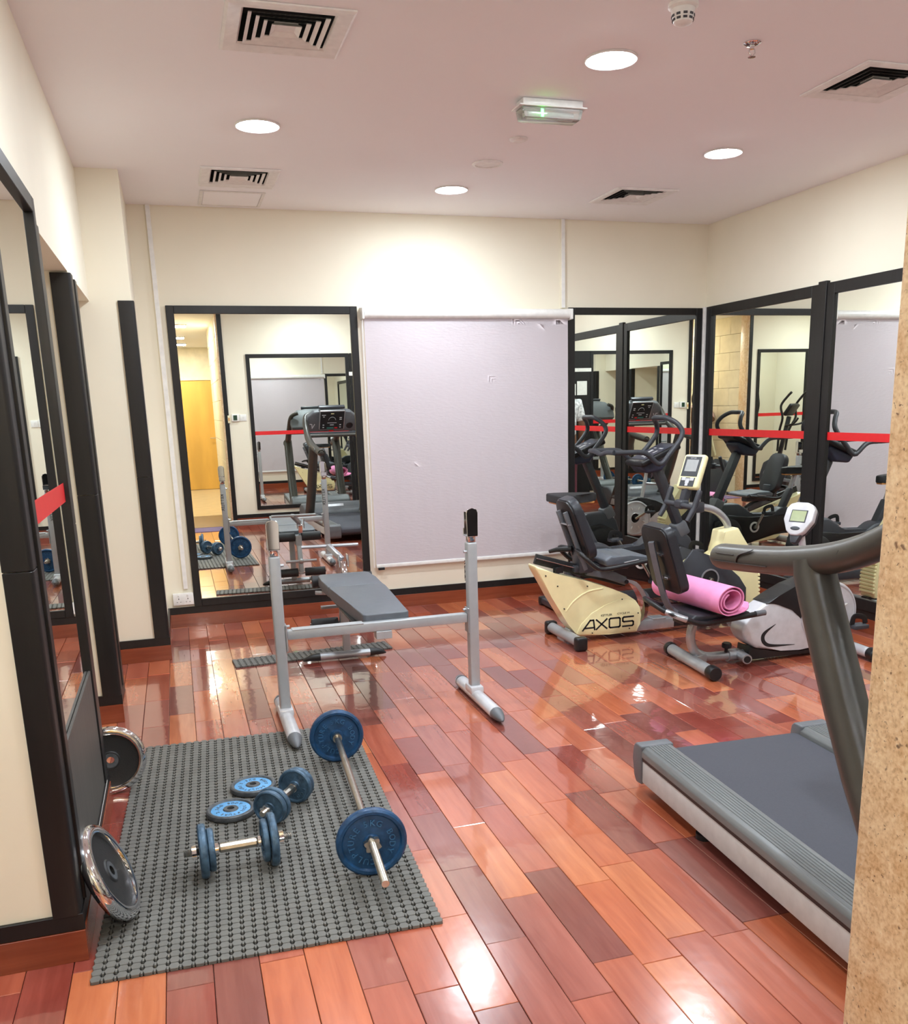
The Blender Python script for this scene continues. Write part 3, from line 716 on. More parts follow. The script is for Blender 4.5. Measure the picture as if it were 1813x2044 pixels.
MB().lathe([(.0136, -.03), (.019, -.03), (.019, .03), (.0136, .03)], pf + bd * .05, bd, 16, closed=True).build('inner_collar', 'steel', t)

# dumbbells
def dumbbell(label, c, ang, outer, inner, tw=.022):
    dv = Vector((math.cos(ang), math.sin(ang), 0)); c = Vector(c)
    t = thing('dumbbell', label, 'dumbbell', (c.x, c.y, MATZ), 0, 'loaded dumbbells on the mat')
    MB().tube([c - dv * .062, c - dv * .058, c + dv * .058, c + dv * .062], [.0125, .0165, .0165, .0125], 10).build('handle', 'steel', t)
    for s in (-1, 1):
        mb = MB(); threads(mb, c + dv * s * .175, c + dv * s * .06, .012); mb.build('threaded_end', 'steel', t)
        disc(t, c + dv * s * .088, dv, inner, tw, 'blue_worn', letters=s > 0 and inner > .06, txt='2KG BODY'); disc(t, c + dv * s * (.088 + tw + .003), dv, outer, tw + .004, 'blue_worn', letters=False)
        mb = MB(); collar(mb, c + dv * s * (.088 + tw * 2 + .010), dv, .021, .014); mb.build('spin_collar', 'chrome', t)
        MB().lathe([(.012, -.006), (.019, -.006), (.019, .006), (.012, .006)], c + dv * s * .070, dv, 16, closed=True).build('inner_collar', 'chrome', t)
dumbbell('dumbbell with thick worn plates lying crosswise nearest the camera', (.072, 2.885, MATZ + .090), math.radians(2), .090, .072)
dumbbell('dumbbell with small blue plates pointing away beside the loose plates', (.268, 3.285, MATZ + .070), math.radians(56), .066, .070)

# loose plates
def loose(label, x, y, tilt, a0):
    t = thing('weight_plate', label, 'weight plate', (x, y, MATZ), 0, 'pale blue plates lying flat on the mat')
    o = disc(t, Vector((x, y, MATZ + .0135)), Vector((tilt, .0, 1)), .092, .024, 'iron', 'rim', letters=False)
    MB().lathe([(.0145, .0062), (.072, .0062), (.0735, .0055), (.0735, -.004), (.0145, -.004)], (x, y, MATZ + .0135), (tilt, 0, 1), 40, closed=True).build('painted_face', 'blue_light', t)
    mb = MB(); ring_text(mb, '2.5KG BODY SCULPTURE', Matrix.Translation((x, y, MATZ + .0195)), .046, .019, 330, a0, .0012); mb.build('raised_lettering', 'iron', t, recalc=False)
loose('pale blue weight plate lying flat nearer the camera', .068, 3.345, .0, 200)
loose('pale blue weight plate lying flat nearer the bench', .168, 3.552, .0, 150)

# chrome rimmed plates
def chrome_plate(label, c, axis, R, t=.034):
    ax = Vector(axis).normalized(); c = Vector(c); low = c.z - R * math.sqrt(max(0, 1 - ax.z ** 2)) - t / 2 * abs(ax.z)
    T = thing('chrome_weight_plate', label, 'weight plate', (c.x, c.y, max(0, low)), 0, 'chrome rimmed plates leaning on the left pier')
    h = t / 2
    MB().lathe([(R * .76, h * .3), (R * .78, h * .85), (R * .86, h), (R * .95, h * .8), (R * .99, h * .35), (R, 0), (R * .99, -h * .35), (R * .95, -h * .8), (R * .86, -h), (R * .78, -h * .85), (R * .76, -h * .3)], c, ax, 64, closed=True).build('chrome_rim', 'chrome', T, ang=50)
    MB().lathe([(.015, h * .5), (.034, h * .5), (.038, h * .3), (R * .7, h * .25), (R * .765, h * .35), (R * .765, -h * .35), (R * .7, -h * .25), (.038, -h * .3), (.034, -h * .5), (.015, -h * .5)], c, ax, 48, closed=True).build('iron_web', 'black_iron', T, ang=30)
    MB().lathe([(.0155, h * .52), (.030, h * .52), (.030, h * .3), (.0155, h * .3)], c, ax, 32, closed=True).build('hub_ring', 'iron', T)
    return T
chrome_plate('chrome rimmed weight plate leaning on the pier nearest the camera', (-.316, 2.715, MATZ + .152), (.90, -.06, .40), .158, .046)
chrome_plate('chrome rimmed weight plate half hidden behind the left pier', (-.375, 3.752, .141), (.10, -.985, .10), .140)

# ================================================================== WEIGHT BENCH
BX, = (.925,)
t = thing('weight_bench', 'silver weight bench with bar rests and grey padded seat', 'weight bench', (.88, 4.6, 0))
UY = 4.342
for x, sgn in ((.392, 1), (1.372, -1)):
    MB().bx(x - .026, x + .026, UY - .026, UY + .026, .06, .835, .008, 3).build('upright', 'grey_paint', t)
    if x < 1: strip = MB()
    mb = MB().bx(x - .020, x + .020, UY - .020, UY + .020, .836, .905, .004, 2)
    mb.build('inner_post', 'chrome', t)
    # U shaped bar rest: tall curved plate with a small front lip
    mb = MB()
    prof = [(-.028, .868), (.028, .868), (.030, .985), (.024, 1.002), (.0, 1.010), (-.024, 1.002), (-.030, .985)]
    mb.prism([(x + a, z) for a, z in prof], UY - .034, UY - .026, 'xz', .002, 1)
    mb.prism([(x + a, z) for a, z in [(-.028, .868), (.028, .868), (.028, .905), (-.028, .905)]], UY + .030, UY + .036, 'xz', .002, 1)
    mb.bx(x - .028, x + .028, UY - .034, UY + .036, .866, .874, .002, 1)
    mb.bx(x - .0285, x - .025, UY - .033, UY + .012, .87, .99, .001, 1).bx(x + .025, x + .0285, UY - .033, UY + .012, .87, .99, .001, 1)
    mb.build('bar_rest', 'chrome', t)
    fz = .0415 if x < 1 else .036
    ft = MB().tube([(x, 4.60, fz), (x, 4.59, fz), (x, 4.0, fz)], [.03, .034, .034], 16, up=(0, 0, 1), flat=.9).build('foot', 'silver_white', t)
    MB().tube([(x, 3.998, fz), (x, 3.96, fz - .003), (x, 3.92, fz - .008), (x, 3.905, fz - .012)], [.0335, .028, .016, .005], 16, flat=.9).build('foot_cap', 'mid_grey', ft)
    MB().tube([(x, 4.565, fz), (x, 4.60, fz - .002), (x, 4.625, fz - .006)], [.0348, .031, .012], 16).build('foot_cap', 'mid_grey', ft)
    MB().bx(x - .036, x + .036, UY - .055, UY + .055, .045, .085, .01, 2).build('foot_socket', 'silver_white', t)
    mb = MB().cyl((x + sgn * .026, UY, .49), (x + sgn * .05, UY, .49), .006, 8).cyl((x + sgn * .026, UY - .012, .79), (x + sgn * .042, UY - .012, .79), .007, 8).bx(x + sgn * .026, x + sgn * .034, UY - .03, UY + .03, .37, .50, .002, 1)
    mb.build('bracket', 'silver', t)
MB().bx(.426, 1.338, UY - .024, UY + .024, .425, .472, .006, 2).build('crossbar', 'grey_paint', t)
MB().bx(.45, .80, UY - .026, UY + .026, .470, .476, .002, 1).bx(.86, .94, UY - .03, UY + .03, .385, .425, .002, 1).build('crossbar_sleeve', 'grey_paint', t)
def pad(name, pts_w, z0, z1, bev, m='vinyl'):
    """pts_w: (y, half width) stations; rounded slab"""
    out = [(BX - w_, y) for y, w_ in pts_w] + [(BX + w_, y) for y, w_ in reversed(pts_w)]
    return MB().prism(out, z0, z1, 'xy', bev, 4)
pad('back_pad', [(4.36, .105), (4.375, .118), (4.6, .128), (4.9, .146), (5.1, .158), (5.165, .160), (5.175, .152)], .442, .505, .017).build('back_pad', 'vinyl', t)
pad('seat_pad', [(5.182, .152), (5.192, .162), (5.4, .166), (5.58, .162), (5.62, .145)], .440, .503, .017).build('seat_pad', 'vinyl', t)
MB().bx(BX - .15, BX + .15, 4.39, 5.58, .432, .441, .002, 1).build('pad_board', 'black', t)
MB().bx(BX - .022, BX + .022, 4.36, 5.62, .385, .431, .004, 2).build('main_beam', 'grey_paint', t)
MB().bx(BX + .05, BX + .075, 4.37, 5.1, .408, .432, .003, 1).bx(BX - .075, BX - .05, 4.37, 5.1, .408, .432, .003, 1).build('pad_rail', 'steel', t)
MB().bx(BX - .055, BX - .011, 5.405, 5.455, .05, .386, .006, 2).build('rear_post', 'grey_paint', t)
rf = MB().tube([(.72, 5.415, .03), (1.03, 5.405, .03)], .026, 14, up=(0, 0, 1), flat=.9).build('rear_foot', 'silver', t)
for s, x0 in ((-1, .722), (1, 1.028)):
    MB().tube([(x0, 5.412, .03), (x0 + s * .05, 5.412, .029), (x0 + s * .09, 5.41, .02), (x0 + s * .105, 5.41, .014)], [.0275, .025, .014, .005], 14, flat=.9).build('foot_cap', 'black', rf)
mb = MB().bar((BX - .2, 5.47, .42), (BX + .05, 5.45, .40), .022, .022, .003); mb.build('leg_roller_bar', 'silver', t)
for s in (-1, 1):
    MB().tube([(BX + s * .03, 5.66, .455), (BX + s * .19, 5.66, .455)], .038, 16).build('foam_roller', 'rubber', t)
    MB().tube([(BX + s * .03, 5.74, .16), (BX + s * .20, 5.74, .16)], .036, 16).build('foam_roller', 'rubber', t)
MB().cyl((BX - .2, 5.66, .455), (BX + .2, 5.66, .455), .011, 10).cyl((BX - .21, 5.74, .16), (BX + .21, 5.74, .16), .011, 10).build('roller_axle', 'chrome', t)
MB().bar((BX, 5.68, .40), (BX, 5.74, .14), .04, .03, .004).bx(BX - .025, BX + .025, 5.60, 5.70, .38, .47, .004, 1).build('leg_arm', 'grey_paint', t)
MB().cyl((BX - .13, 5.77, .26), (BX + .13, 5.77, .26), .012, 10).sph((BX, 5.77, .26), .024).build('arm_stud', 'silver', t)
MB().bar((BX + .02, 5.66, .47), (BX + .02, 5.70, .56), .034, .034, .004).bx(BX - .012, BX - .004, 5.67, 5.72, .53, .61, .002, 1).bx(BX + .044, BX + .052, 5.67, 5.72, .53, .61, .002, 1).build('curl_clamp', 'chrome', t)
MB().bar((BX + .015, 5.70, .575), (BX - .055, 5.80, .655), .032, .032, .004).cyl((.70, 5.80, .655), (1.065, 5.80, .65), .011, 12).build('curl_bar', 'silver', t)
mb = MB(); M = face_y(.392, UY - .0265, .70) @ Matrix.Rotation(-PI / 2, 4, 'Z')
for x in (.392, 1.372):
    Mb = Matrix.Translation((x, UY + .0265, .66)) @ Matrix.Rotation(PI, 4, 'Z') @ Matrix.Rotation(PI / 2, 4, 'X') @ Matrix.Rotation(-PI / 2, 4, 'Z')
    text_mesh(mb, 'KETTLER', Mb, .042, .0004, 1.0, .06)
mb.build('maker_lettering', 'ink', t, recalc=False)

# ================================================================== EXERCISE MACHINES
def rslab(c, size, rot, bev, seg=4): return MB().box(c, size, rot, bev, seg)
def mirror_pts(pts, yc): return [(p[0], 2 * yc - p[1], p[2]) for p in pts]
def pedal(parent, hub, ang, side, L=.15, m='steel', name='pedal'):
    """crank arm from hub at angle ang in the xz plane, pedal outboard on side (-1/+1 along y)"""
    hub = Vector(hub); e = hub + Vector((math.cos(ang) * L, side * .02, math.sin(ang) * L))
    MB().tube([hub + Vector((0, -side * .005, 0)), hub + Vector((0, side * .012, 0)), e], [.016, .014, .011], 10).build('crank_arm', m, parent)
    p = MB().cyl(e, e + Vector((0, side * .025, 0)), .008, 8).box(e + Vector((.0, side * .062, 0)), (.10, .075, .026), None, .006, 2).build(name, 'dark_grey', parent)
    MB().tube([e + Vector((-.045, side * .062, .01)), e + Vector((-.03, side * .062, .06)), e + Vector((.035, side * .062, .05)), e + Vector((.05, side * .062, .012))], .006, 6, 4, flat=3.).build('pedal_strap', 'black', p)

# ------------------------------------------------------------------ yellow recumbent bike
YC = 5.26
A = thing('recumbent_bike', 'pale yellow recumbent exercise bike with black AXOS lettering', 'exercise bike', (2.9, YC, 0))
ft = MB().cyl((2.284, 5.47, .048), (2.290, 5.04, .048), .034, 20).build('rear_foot', 'grey_paint', A)
for y0, y1 in ((5.465, 5.525), (4.985, 5.045)):
    MB().bx(2.247, 2.325, y0, y1, .0, .088, .016, 3).build('foot_cap', 'black', ft)
MB().bx(2.30, 2.42, YC - .04, YC + .04, .03, .085, .004, 1).build('foot_bracket', 'grey_paint', A)
body = [(2.059, .526), (2.189, .468), (2.406, .402), (2.572, .342), (2.69, .290), (2.758, .245), (2.793, .195), (2.803, .139), (2.791, .085), (2.77, .030), (2.566, .035), (2.358, .042), (2.325, .072), (2.276, .135), (2.172, .306), (2.062, .499)]
S_ = MB().prism(body, YC - .07, YC + .07, 'xz', .012, 3).build('rear_shell', 'yellow', A)
low = [(2.335, .06), (2.365, .12), (2.44, .19), (2.54, .235), (2.66, .268), (2.735, .243), (2.775, .195), (2.786, .139), (2.776, .085), (2.757, .042), (2.566, .046), (2.362, .052)]
MB().prism(low, YC - .0735, YC - .06, 'xz', .003, 2).build('raised_panel', 'yellow', S_)
rid = [(2.252, .215), (2.30, .27), (2.39, .325), (2.50, .352), (2.585, .332), (2.46, .345), (2.36, .30), (2.29, .24)]
MB().tube([(2.262, YC - .069, .215), (2.32, YC - .0695, .28), (2.41, YC - .0695, .33), (2.52, YC - .0695, .345)], .006, 8, 5, flat=1).build('moulded_ridge', 'yellow', S_)
for (x, z) in ((2.125, .458), (2.205, .385), (2.41, .368), (2.655, .262), (2.25, .235), (2.772, .16), (2.71, .063), (2.445, .058)):
    MB().cyl((x, YC - .077, z), (x, YC - .068, z), .0042, 10).build('screw', 'black', S_)
mb = MB(); Mx = face_y(0, YC - .0742, 0); lw = .0105
def L4(x0, x1, z0, z1, g): return [[(x0 + (x1 - x0) * a, z0 + (z1 - z0) * b_) for a, b_ in ln] for ln in g]
strokes(mb, L4(2.378, 2.462, .079, .142, [[(0, 0), (.62, 1), (.9, 1), (1, 0)], [(0, .06), (.98, .06)]][:1] + [[(.18, .22), (.96, .22)]]), lw, .0012, Mx)
strokes(mb, L4(2.474, 2.548, .079, .142, [[(0, 0), (1, 1)], [(0, 1), (1, 0)]]), lw, .0012, Mx)
strokes(mb, L4(2.566, 2.642, .081, .142, [[(.1, 0), (.9, 0), (1, .1), (1, .9), (.9, 1), (.1, 1), (0, .9), (0, .1), (.1, 0)]]), lw, .0012, Mx)
strokes(mb, L4(2.662, 2.738, .081, .142, [[(1, 1), (.1, 1), (0, .9), (0, .58), (.1, .5), (.9, .5), (1, .42), (1, .1), (.9, 0), (0, 0)]]), lw, .0012, Mx)
mb.build('model_lettering', 'ink', S_, recalc=False)
mb = MB(); text_mesh(mb, 'KETTLER', face_y(2.545, YC - .0742, .160), .020, .0005, 1.05, .05); text_mesh(mb, 'CYCLE M', face_y(2.665, YC - .0742, .163), .017, .0005, 1.3, .06)
mb.build('maker_lettering', 'ink', S_, recalc=False)
MB().bar((2.083, YC, .558), (2.712, YC, .362), .065, .034, .004, up=(0, 1, 0)).build('seat_rail', 'black', A)
MB().bar((2.083, YC - .034, .566), (2.55, YC - .034, .421), .005, .012, .001, up=(0, 1, 0)).build('rail_edge', 'chrome', A)
MB().prism([(2.42, .452), (2.47, .475), (2.62, .44), (2.70, .395), (2.715, .372), (2.695, .345), (2.55, .40), (2.415, .432)], YC - .045, YC + .045, 'xz', .008, 2).build('carriage_cover', 'mid_grey', A)
MB().cyl((2.70, YC - .052, .368), (2.70, YC - .04, .368), .013, 16).build('rail_bolt', 'black', A)
MB().cyl((2.215, YC - .065, .482), (2.215, YC - .04, .482), .020, 8).bx(2.19, 2.26, YC - .04, YC - .034, .46, .50, .002, 1).build('lock_knob', 'black', A)
fen = [(2.708, .384), (2.78, .355), (2.838, .275), (2.862, .198), (2.855, .136), (2.828, .099)]
P = smooth_path([(x, 0, z) for x, z in fen], 5)
out = [(p.x, p.z) for p in P] + [(p.x - .026, p.z - .012) for p in reversed(P)]
MB().prism(out, YC - .045, YC + .045, 'xz', .002, 1).build('curved_strut', 'chrome', A)
P = smooth_path([(2.80, 0, .33), (2.87, 0, .27), (2.90, 0, .20)], 5)
MB().prism([(p.x, p.z) for p in P] + [(p.x - .015, p.z - .02) for p in reversed(P)], YC - .02, YC + .05, 'xz', .002, 1).build('strut_guard', 'mid_grey', A)
MB().bx(2.76, 3.06, YC - .04, YC + .04, .028, .094, .005, 2).bx(2.90, 3.0, YC - .042, YC + .042, .09, .104, .004, 1).build('base_beam', 'silver', A)
MB().bx(3.06, 3.70, YC - .036, YC + .036, .032, .09, .004, 1).build('front_beam', 'black', A)
ff = MB().cyl((3.66, YC - .22, .045), (3.66, YC + .22, .045), .032, 18).build('front_foot', 'grey_paint', A)
for s in (-1, 1): MB().bx(3.62, 3.70, YC + s * .24 - .028, YC + s * .24 + .028, 0, .085, .014, 3).build('foot_cap', 'black', ff)
# front housing
fr = [(3.395, .655), (3.505, .672), (3.600, .523), (3.675, .345), (3.690, .200), (3.675, .085), (3.22, .085), (3.12, .20), (3.12, .42), (3.20, .47), (3.30, .455), (3.380, .50)]
FH = MB().prism(fr, YC - .075, YC + .075, 'xz', .012, 3).build('front_shell', 'yellow', A)
for k in range(9):
    z = .12 + k * .026; MB().bx(3.674, 3.697 - .0012 * abs(k - 3), YC - .073, YC + .073, z, z + .019, .004, 1).build('moulded_rib', 'yellow', FH)
cov = [(3.082, .455), (3.160, .550), (3.218, .530), (3.285, .502), (3.42, .425), (3.52, .340), (3.575, .262), (3.575, .13), (3.20, .10), (3.085, .20)]
for s in (-1, 1):
    lo, hi = sorted((YC + s * .070, YC + s * .088)); c_ = MB().prism(cov, lo, hi, 'xz', .005, 2).build('side_cover', 'dark_grey', FH)
    MB().lathe([(.058, 0), (.068, 0), (.068, .005), (.058, .005)], (3.29, YC + s * .088, .345), (0, s, 0), 40, closed=True).build('crank_ring', 'silver', c_)
    MB().lathe([(0, .002), (.057, .001)], (3.29, YC + s * .088, .345), (0, s, 0), 40).build('crank_recess', 'black', c_)
    pedal(A, (3.29, YC + s * .10, .345), math.radians(250 if s < 0 else 70), s)
MB().tube([(3.462, YC, .60), (3.470, YC, .665), (3.440, YC, .725), (3.365, YC, .785), (3.261, YC, .815), (3.09, YC, .838)], .0245, 16, 5).build('mast', 'silver', A)
MB().cyl((3.10, 5.085, .836), (3.10, 5.435, .842), .017, 14).build('handlebar', 'dark_grey', A)
MB().box((3.115, YC, .842), (.07, .085, .06), None, .015, 3).bx(3.20, 3.27, YC - .034, YC + .034, .78, .85, .012, 2).box((3.14, YC, .90), (.045, .06, .12), Ry(.25), .01, 2).build('console_clamp', 'dark_grey', A)
for y0 in (5.085, 5.435):
    MB().tube([(3.055, y0, .752), (3.085, y0, .80), (3.105, y0, .84), (3.135, y0, .925), (3.142, y0, .942)], [.016, .0185, .0185, .0185, .014], 12, 3).build('hand_grip', 'dark_grey', A)
rot = Rz(math.radians(22)) @ Ry(math.radians(24)); cc = Vector((3.185, YC - .005, 1.045))
cn = rslab(cc, (.05, .168, .235), rot, .020, 4).build('console', 'yellow', A)
def cpt(a, b_, e=0.): return cc + rot @ Vector((-.0255 - e, a, b_))
rslab(cpt(0, .03), (.002, .128, .135), rot, .0008, 1).build('console_face', 'dark_grey', cn)
rslab(cpt(0, .036, .0012), (.002, .092, .080), rot, 0).build('screen', 'lcd_grey', cn)
rslab(cpt(0, -.075), (.002, .11, .06), rot, .0008, 1).build('button_panel', 'dark_grey', cn)
mb = MB()
for a, b_, w_, h_ in ((-.032, -.056, .03, .022), (.032, -.056, .03, .022), (0, -.068, .03, .034), (0, -.094, .022, .018)): mb.box(cpt(a, b_, .002), (.004, w_, h_), rot, .0015, 1)
mb.build('button', 'silver_white', cn)
mb = MB(); text_mesh(mb, 'KETTLER', Matrix.Translation(cpt(0, .083, .0016)) @ rot.to_4x4() @ Matrix.Rotation(-PI / 2, 4, 'Z') @ Matrix.Rotation(PI / 2, 4, 'X'), .011, .0003); mb.build('maker_lettering', 'silver_white', cn, recalc=False)
# seat
rot = Ry(math.radians(-20))
MB().prism(rrect(.30, .41, .085, 6, .135), -.03, .03, 'yz', .018, 4).tf(Matrix.Translation((2.366, YC, .735)) @ rot.to_4x4()).build('backrest', 'vinyl_black', A)
MB().prism(rrect(.285, .39, .08, 6, .125), -.008, .01, 'yz', .004, 2).tf(Matrix.Translation((2.336, YC, .727)) @ rot.to_4x4()).build('backrest_shell', 'black', A)
for s in (-1, 1):
    MB().bar((2.265, YC + s * .055, .845), (2.405, YC + s * .055, .47), .030, .022, .004, up=(0, 1, 0)).build('back_strut', 'mid_grey', A)
    for z, x in ((.745, 2.298), (.625, 2.343)): MB().cyl((x - .004, YC + s * .055, z), (x + .03, YC + s * .055, z), .007, 8).build('bolt', 'chrome', A)
MB().bar((2.29, YC - .07, .765), (2.29, YC + .07, .765), .02, .008).build('strut_plate', 'silver', A)
MB().prism([(2.485, .540), (2.53, .568), (2.66, .548), (2.77, .555), (2.805, .535), (2.80, .512), (2.50, .500)], YC - .17, YC + .17, 'xz', .014, 3).build('seat_pad', 'vinyl', A)
MB().bx(2.33, 2.72, YC - .05, YC + .05, .455, .502, .01, 2).bx(2.36, 2.46, YC - .06, YC + .06, .45, .62, .012, 2).build('seat_carriage', 'dark_grey', A)
for s in (-1, 1):
    g_ = [(2.345, YC + s * .05, .60), (2.325, YC + s * .17, .592), (2.365, YC + s * .20, .545), (2.43, YC + s * .205, .498), (2.52, YC + s * .205, .496), (2.66, YC + s * .205, .513), (2.79, YC + s * .205, .528)]
    h_ = MB().tube(g_, .0145, 12, 4).build('seat_handle', 'black', A)
    MB().bar((2.60, YC + s * .205, .525), (2.70, YC + s * .205, .538), .016, .006, .002).build('pulse_sensor', 'silver', h_)
MB().tube([(2.345, YC + .02, .60), (2.27, YC + .09, .59), (2.235, YC + .13, .575)], [.02, .016, .012], 10).build('seat_lever', 'black', A)

# ------------------------------------------------------------------ dark upright bike behind it
YU = 6.12
U = thing('upright_bike', 'dark upright exercise bike with looped handlebars against the corner mirror', 'exercise bike', (3.2, YU, 0))
MB().prism([(2.66, .30), (2.80, .42), (2.98, .44), (3.25, .43), (3.30, .50), (3.40, .555), (3.60, .56), (3.68, .48), (3.72, .35), (3.70, .20), (3.55, .10), (3.35, .16), (3.0, .26), (2.75, .24)], YU - .06, YU + .06, 'xz', .02, 3).build('main_body', 'dark_grey', U)
for s in (-1, 1):
    lo, hi = sorted((YU + s * .058, YU + s * .085))
    MB().prism([(2.80, .43), (3.30, .425), (3.52, .46), (3.66, .40), (3.68, .26), (3.55, .13), (3.38, .17), (2.86, .28)], lo, hi, 'xz', .01, 2).build('side_panel', 'black', U)
    MB().lathe([(0, 0), (.13, 0), (.14, .006), (.14, .02), (.125, .028), (0, .030)], (3.52, YU + s * .075, .285), (0, s, 0), 40).build('wheel_cover', 'black', U)
    pedal(U, (3.24, YU + s * .10, .33), math.radians(-60 if s < 0 else 120), s, .16)
    MB().lathe([(.035, 0), (.05, 0), (.05, .008), (.035, .01)], (3.24, YU + s * .086, .33), (0, s, 0), 28, closed=True).build('crank_boss', 'louvre', U)
mb = MB(); Mu = face_y(3.06, YU - .0865, .37)
for k in range(5):
    cx_ = -.05 + k * .025; mb.tube([Mu @ Vector((cx_ + .011 * math.cos(a), .011 * math.sin(a), 0)) for a in [2 * PI * q / 14 for q in range(14)]], .0016, 6, closed=True)
mb.tube([Mu @ Vector(p) for p in ((-.072, 0, 0), (-.055, .017, 0), (.055, .017, 0), (.072, 0, 0), (.055, -.017, 0), (-.055, -.017, 0))], .0014, 6, closed=True)
mb.build('ring_emblem', 'silver_white', U)
MB().prism([(2.72, .33), (2.78, .45), (2.86, .50), (2.95, .49), (3.06, .42), (3.0, .33)], YU - .075, YU + .075, 'xz', .03, 4).build('seat_tube_shroud', 'dark_grey', U)
MB().bar((2.93, YU, .40), (2.80, YU, .66), .055, .075, .015, up=(0, 1, 0)).build('seat_tube', 'dark_grey', U)
MB().bar((2.815, YU, .63), (2.755, YU, .80), .03, .045, .008, up=(0, 1, 0)).build('seat_post', 'silver', U)
sad = [(2.565, .13), (2.585, .145), (2.63, .15), (2.69, .135), (2.75, .085), (2.82, .05), (2.885, .038), (2.905, .02)]
MB().prism([(x, YU - w_) for x, w_ in sad] + [(x, YU + w_) for x, w_ in reversed(sad)], .802, .862, 'xy', .026, 4).build('saddle', 'rubber', U)
MB().prism([(x, YU - w_ * .86) for x, w_ in sad[1:-1]] + [(x, YU + w_ * .86) for x, w_ in reversed(sad[1:-1])], .79, .806, 'xy', .004, 1).build('saddle_base', 'orange', U)
MB().bar((3.40, YU, 1.02), (3.615, YU, .545), .07, .095, .025, up=(0, 1, 0)).build('mast', 'dark_grey', U)
MB().bar((3.585, YU, .60), (3.635, YU, .50), .10, .13, .02, up=(0, 1, 0)).build('mast_collar', 'mid_grey', U)
YS = .20
half = [(2.955, YU - YS, 1.152), (3.05, YU - YS, 1.150), (3.20, YU - YS, 1.140), (3.315, YU - YS, 1.058), (3.40, YU - YS, 1.13), (3.50, YU - YS + .01, 1.255), (3.485, YU - YS + .04, 1.33), (3.43, YU - YS + .10, 1.378)]
full = half + [(3.425, YU, 1.382)] + mirror_pts(list(reversed(half)), YU)
MB().tube(full, .0185, 12, 5).build('handlebar_loop', 'dark_grey', U)
MB().tube([(2.955, YU - YS, 1.152), (2.945, YU - .1, 1.152), (2.95, YU, 1.135), (2.945, YU + .1, 1.152), (2.955, YU + YS, 1.152)], .0175, 12, 4).build('front_grip_bar', 'dark_grey', U)
rot = Ry(math.radians(-22))
cn = rslab((3.37, YU, 1.115), (.34, .27, .045), rot, .016, 3).build('console', 'black', U)
rslab(Vector((3.37, YU, 1.115)) + rot @ Vector((.01, 0, .0232)), (.27, .225, .002), rot, 0).build('console_face', 'navy', cn)
mb = MB()
for a, b_, w_, h_ in ((.06, -.04, .05, .015), (.06, .05, .03, .012), (.0, -.05, .02, .04), (0, .03, .03, .06), (-.06, 0, .03, .05), (-.09, -.05, .014, .02)): mb.box(Vector((3.37, YU, 1.115)) + rot @ Vector((a, b_, .0245)), (h_, w_, .0015), rot)
mb.build('console_print', 'silver_white', cn)
MB().prism([(3.22, 1.045), (3.45, 1.13), (3.47, 1.09), (3.40, 1.00), (3.27, .985)], YU - .10, YU + .10, 'xz', .02, 3).build('console_housing', 'navy', U)
for x in (2.60, 3.72):
    ft = MB().bx(x - .045, x + .045, YU - .24, YU + .24, .012, .06, .012, 2).build('foot', 'dark_grey', U)
    for s in (-1, 1): MB().bx(x - .05, x + .05, YU + s * .24 - .03, YU + s * .24 + .03, 0, .066, .014, 2).build('foot_cap', 'black', ft)
MB().bx(2.58, 3.74, YU - .035, YU + .035, .03, .10, .01, 2).bx(2.66, 2.76, YU - .04, YU + .04, .08, .32, .02, 2).build('base_beam', 'dark_grey', U)

# ------------------------------------------------------------------ silver recumbent bike
YG = 4.43
G_ = thing('recumbent_bike', 'silver white recumbent exercise bike with black tick mark and grey backrest', 'exercise bike', (3.2, YG, 0))
ft = MB().cyl((2.738, 4.70, .042), (2.69, 4.17, .042), .0335, 20).build('rear_foot', 'grey_paint', G_)
MB().lathe([(0, 0), (.038, 0), (.040, .006), (.040, .055), (.036, .062), (0, .062)], (2.694, 4.195, .0425), (-.09, -1, 0), 24).build('foot_cap', 'black', ft)
MB().lathe([(0, 0), (.038, 0), (.040, .006), (.040, .035), (.036, .042), (0, .042)], (2.736, 4.685, .0425), (.09, 1, 0), 24).build('foot_cap', 'black', ft)
MB().tube([(2.74, YG, .30), (2.712, YG, .235), (2.706, YG, .165), (2.732, YG, .10), (2.80, YG, .058), (2.90, YG, .05), (3.10, YG, .045)], .0265, 16, 5).build('frame_tube', 'silver', G_)
MB().bar((2.715, YG, .045), (2.80, YG, .055), .06, .05, .006).build('foot_bracket', 'silver', G_)
MB().cyl((2.95, YG, .048), (3.02, YG, .046), .036, 18).cyl((3.03, YG + .02, .05), (3.00, YG - .13, .05), .028, 18).build('tube_joint', 'silver', G_)
MB().lathe([(0, 0), (.020, 0), (.020, .004), (0, .004)], (2.999, YG - .131, .05), (-.2, -1, 0), 20).build('tube_mouth', 'black', G_)
MB().cyl((2.93, YG - .02, .075), (2.925, YG - .03, .115), .01, 8).lathe([(0, 0), (.026, 0), (.028, .006), (.028, .022), (.022, .028), (0, .028)], (2.925, YG - .03, .105), (0, -.1, 1), 16).build('lock_knob', 'black', G_)
shell = [(3.00, .191), (3.014, .245), (3.076, .304), (3.15, .348), (3.30, .40), (3.46, .44), (3.60, .445), (3.72, .39), (3.775, .30), (3.775, .20), (3.71, .10), (3.60, .055), (3.40, .05), (3.265, .058), (3.10, .088), (3.03, .14)]
SH = MB().prism(shell, YG - .07, YG + .07, 'xz', .018, 3).build('body_shell', 'silver_white', G_)
top = [(3.155, .352), (3.225, .344), (3.33, .30), (3.40, .24), (3.45, .44), (3.60, .448), (3.70, .405), (3.62, .462), (3.46, .462), (3.33, .425), (3.24, .385)]
